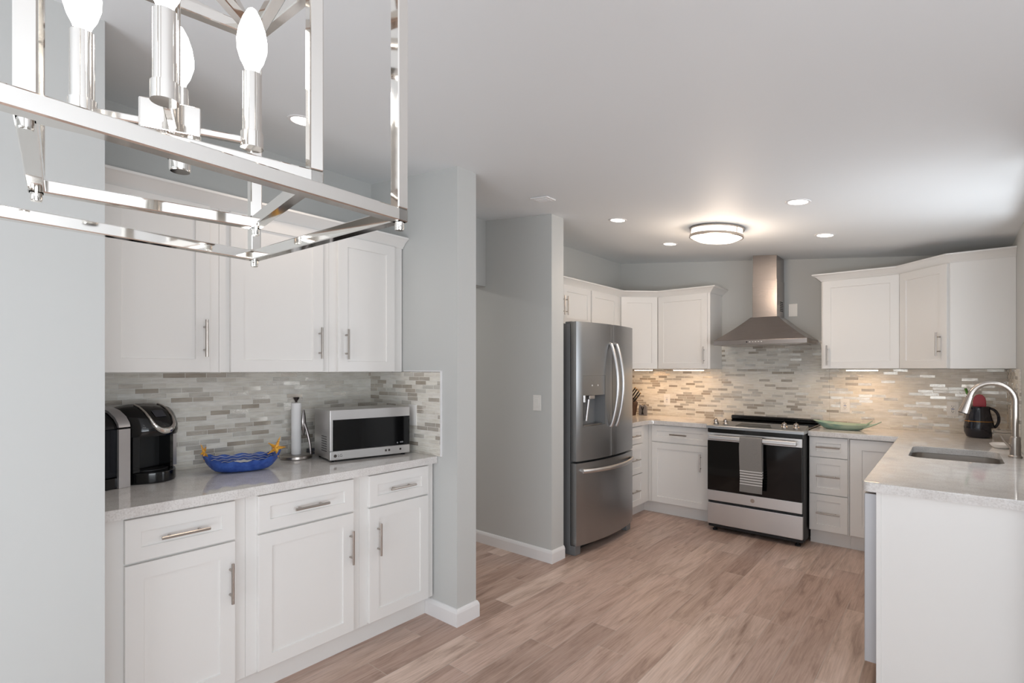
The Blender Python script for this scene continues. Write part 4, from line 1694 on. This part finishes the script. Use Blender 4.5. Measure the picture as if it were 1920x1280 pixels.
# ------------------------------------------------------------------ things on the kitchen worktops
# knife block and knives
KB = (-2.655, 5.12, ZT)
mwood = mat('dark wood', rgb(72, 50, 38), 0.45)
r = thing('knife_block', 'dark wooden knife block hidden behind the refrigerator edge', 'knife block', KB)
bm = new()
lean = 0.09
V = [(-0.055, 0), (0.03, 0), (0.055, 0.14), (-0.02, 0.21)]
extrude_profile(bm, [(x, z) for x, z in V], 'y', -0.05, 0.05)
obj('block', bm, mwood, r)
mgold = mat('brass end cap', rgb(214, 170, 96), 0.25, 1.0)
kn = []
for i, (dx, dy, dl) in enumerate(((-0.010, -0.03, 0.120), (0.004, -0.012, 0.118), (0.020, 0.006, 0.112), (0.034, 0.024, 0.100), (0.044, -0.030, 0.060))):
    q = thing('kitchen_knife', '', 'knife', (KB[0] + dx, KB[1] + dy, ZT + 0.212 - 0.95 * (dx + 0.02)), 0, 'knives in the block')
    q['label'] = ('black-handled knife nearest the refrigerator in the knife block', 'second black-handled knife from the refrigerator in the block', 'third black-handled knife in the block, tallest tip to the right', 'rightmost long black-handled knife in the knife block', 'short black-handled knife lowest in the knife block')[i]
    bm = new()
    tube(bm, [(0, 0, 0), (dl * 0.60, 0, dl * 0.80)], 0.0095, 10, True, 0.75)
    obj('grip', bm, M_BLACKM, q)
    bm = new()
    tube(bm, [(dl * 0.60, 0, dl * 0.80), (dl * 0.64, 0, dl * 0.853)], 0.0097, 10, True, 0.75)
    obj('end_cap', bm, mgold, q)

# gray glass block with black hourglass mark
r = thing('glass_block', 'small gray glass block with black hourglass shape beside the knife block', 'ornament', (-2.555, 5.20, ZT))
mg = mat('gray frosted glass', rgb(140, 138, 140), 0.15, Transmission_Weight=0.25)
bm = new()
extrude_profile(bm, [(-0.045, 0.0), (0.045, 0.0), (0.045, 0.095), (0.030, 0.118), (0.0, 0.10), (-0.030, 0.118), (-0.045, 0.095)], 'y', -0.012, 0.012)
for v_ in bm.verts:
    pass
obj('block', bm, mg, r, False)
bm = new()
extrude_profile(bm, [(-0.016, 0.012), (0.016, 0.012), (0.010, 0.024), (0.004, 0.050), (0.018, 0.086), (0.018, 0.092), (0.006, 0.092), (0.0, 0.066), (-0.006, 0.092), (-0.018, 0.092), (-0.018, 0.086), (-0.004, 0.050), (-0.010, 0.024)], 'y', -0.0135, -0.011)
obj('hourglass_mark', bm, M_BLACKM, r, False)

# green leaf tray
mgr = mat('sea green glazed ceramic', rgb(110, 168, 140), 0.22, spec=0.5)
s = N(mgr, 'ShaderNodeTexNoise')
s.inputs['Scale'].default_value = 9
L(mgr, coords(mgr), s.inputs['Vector'])
L(mgr, ramp(mgr, s.outputs['Fac'], [(0.35, rgb(120, 158, 148)), (0.6, rgb(162, 180, 162))]), bsdf(mgr).inputs['Base Color'])
r = thing('serving_tray', 'green leaf-shaped ceramic tray with split stem tips right of the range', 'tray', (-0.690, 5.055, ZT), math.radians(-4))
bm = new()
seg = 48


def leaf(s, z, rise, th=0):
    out = []
    for k in range(seg):
        a = 2 * math.pi * k / seg
        ca, sa = math.cos(a), math.sin(a)
        x = 0.205 * s * ca * (1.0 if ca > 0 else 1.08)
        y = (0.105 * s - th) * sa * (1 - 0.25 * ca * ca)
        out.append((x, y, z + rise * abs(ca) ** 3 + (0.010 * (-ca) if ca < 0 else 0) * (rise > 0)))
    return out


R_ = [leaf(0.55, 0, 0), leaf(0.62, 0.004, 0), leaf(0.82, 0.024, 0.002), leaf(1.0, 0.045, 0.010), leaf(0.985, 0.048, 0.010, 0.002), leaf(0.8, 0.029, 0.002), leaf(0.55, 0.008, 0), leaf(0.2, 0.006, 0)]
rings = [[bm.verts.new(p) for p in rr] for rr in R_]
for A, B in zip(rings, rings[1:]):
    for k in range(seg):
        bm.faces.new([A[k], A[(k + 1) % seg], B[(k + 1) % seg], B[k]])
bm.faces.new(rings[0][::-1])
bm.faces.new(rings[-1])
bmesh.ops.recalc_face_normals(bm, faces=bm.faces[:])
obj('dish', bm, mgr, r)
bm = new()
tube(bm, [(0.150, -0.02, 0.030), (0.195, -0.025, 0.045), (0.235, -0.03, 0.062), (0.268, -0.03, 0.082)], [0.020, 0.014, 0.009, 0.006], 10, True, 0.6)
tube(bm, [(0.16, 0.03, 0.050), (0.185, 0.03, 0.070), (0.20, 0.03, 0.084)], [0.012, 0.008, 0.005], 10, True, 0.6)
obj('stem_tips', bm, mgr, r)

# dark pitcher with utensils
mp = mat('dark navy glaze', rgb(18, 20, 34), 0.1, spec=0.6)
PX, PY = 0.150, 5.10
r = thing('pitcher', 'dark navy glazed pitcher with gold band holding red and green utensils', 'pitcher', (PX, PY, ZT))
bm = new()
lathe(bm, [(0.0, 0.0), (0.062, 0.0), (0.072, 0.008), (0.083, 0.04), (0.085, 0.075), (0.080, 0.12), (0.068, 0.17), (0.060, 0.205), (0.062, 0.222), (0.064, 0.228), (0.058, 0.228), (0.055, 0.205), (0.062, 0.17), (0.072, 0.12), (0.075, 0.05), (0.0, 0.02)], 40)
bd = obj('body', bm, mp, r)
bm = new()
pts = []
for i in range(17):
    a = math.radians(100 - 200 * i / 16)
    pts.append((0.055 + 0.052 * math.cos(a), 0, 0.140 + 0.075 * math.sin(a)))
tube(bm, pts, 0.012, 10, True, 0.8)
obj('handle', bm, mp, bd)
bm = new()
lathe(bm, [(0.0795, 0.117), (0.0812, 0.118), (0.0805, 0.1225), (0.0785, 0.1225), (0.0795, 0.117)], 40)
obj('gold_band', bm, mat('gold glaze', rgb(170, 120, 50), 0.3, 0.8), bd)
mred = mat('red silicone', rgb(168, 20, 38), 0.4)
q = thing('spatula', 'red silicone spatula head sticking out of the dark pitcher', 'spatula', (PX + 0.003, PY - 0.005, ZT + 0.03), 0, 'utensils in the pitcher')
bm = new()
V = [(-0.036, 0.155), (0.036, 0.155), (0.036, 0.235), (0.031, 0.262), (0.018, 0.280), (0.0, 0.286), (-0.018, 0.280), (-0.031, 0.262), (-0.036, 0.235)]
extrude_profile(bm, V, 'y', -0.011, 0.011)
bmesh.ops.bevel(bm, geom=bm.edges[:], offset=0.004, segments=2, profile=0.5, affect='EDGES')
obj('blade', bm, mred, q)
bm = new()
tube(bm, [(0.0, 0.0, 0.0), (0.0, 0.0, 0.16)], 0.007, 10)
obj('grip', bm, M_BLACKM, q)
q = thing('spoon', 'green utensil leaning left out of the dark pitcher', 'spoon', (PX - 0.024, PY + 0.026, ZT + 0.03), 0, 'utensils in the pitcher')
bm = new()
tube(bm, [(0.02, 0.0, 0.0), (-0.030, 0.0, 0.265)], 0.006, 10)
obj('grip', bm, M_NICKEL, q)
bm = new()
tube(bm, [(-0.028, 0, 0.255), (-0.038, 0, 0.285), (-0.047, 0, 0.318), (-0.049, 0, 0.326)], [0.008, 0.018, 0.022, 0.018], 12, True, 0.4)
obj('tip', bm, mat('green silicone', rgb(70, 140, 40), 0.4), q)

# glass canister and soap dish by the faucet
r = thing('glass_canister', 'square clear glass canister with lid behind the faucet', 'canister', (0.252, 4.73, ZT))
bm = new()
bx(bm, -0.048, 0.048, -0.048, 0.048, 0.0, 0.075, 0.008)
bx(bm, -0.042, 0.042, -0.042, 0.042, 0.006, 0.0745, 0.006)
bmesh.ops.recalc_face_normals(bm, faces=bm.faces[:])
obj('jar', bm, M_GLASS, r)
bm = new()
bx(bm, -0.050, 0.050, -0.050, 0.050, 0.0755, 0.098, 0.006)
obj('lid', bm, mat('clear acrylic lid', (0.95, 0.92, 0.88, 1), 0.1, Transmission_Weight=0.8, IOR=1.2), r)
bm = new()
lathe(bm, [(0.0, 0.0), (0.035, 0.0), (0.050, 0.012), (0.058, 0.026), (0.056, 0.028), (0.046, 0.016), (0.030, 0.006), (0.0, 0.005)], 32, (0, 0), 1.0, 1.3)
o = obj('soap_dish', bm, mat('white porcelain', rgb(240, 238, 236), 0.15), None, True, (0.238, 4.50, ZT))
tag(o, 'oval white porcelain soap dish on worktop behind the sink', 'dish')

# faucet
r = thing('faucet', 'brushed nickel gooseneck pull-down kitchen faucet at the sink', 'faucet', (0.272, 4.06, ZT))
bm = new()
lathe(bm, [(0.0, 0.0), (0.030, 0.0), (0.030, 0.008), (0.024, 0.014), (0.022, 0.11), (0.018, 0.118), (0.0, 0.118)], 28)
bs = obj('base', bm, M_NICKEL, r)
bm = new()
pts = [(0, 0, 0.11), (0, 0, 0.318)] + [(-0.097 + 0.097 * math.cos(math.radians(168 * i / 18)), 0, 0.318 + 0.100 * math.sin(math.radians(168 * i / 18))) for i in range(1, 19)]
tube(bm, pts, 0.0145, 16)
nk = obj('neck', bm, M_NICKEL, r)
e_ = Vector(pts[-1])
dv = (Vector(pts[-1]) - Vector(pts[-2])).normalized()
bm = new()
tube(bm, [e_, e_ + dv * 0.02, e_ + dv * 0.075, e_ + dv * 0.100], [0.0165, 0.0175, 0.0235, 0.0265], 20)
obj('spray_head', bm, M_NICKEL, nk)
bm = new()
tube(bm, [e_ + dv * 0.0995, e_ + dv * 0.104], 0.0255, 20)
obj('spray_face', bm, M_BLACKM, nk)
bm = new()
tube(bm, [(-0.018, -0.010, 0.055), (-0.045, -0.020, 0.090), (-0.062, -0.026, 0.122)], [0.008, 0.006, 0.005], 10)
obj('lever', bm, M_NICKEL, bs)
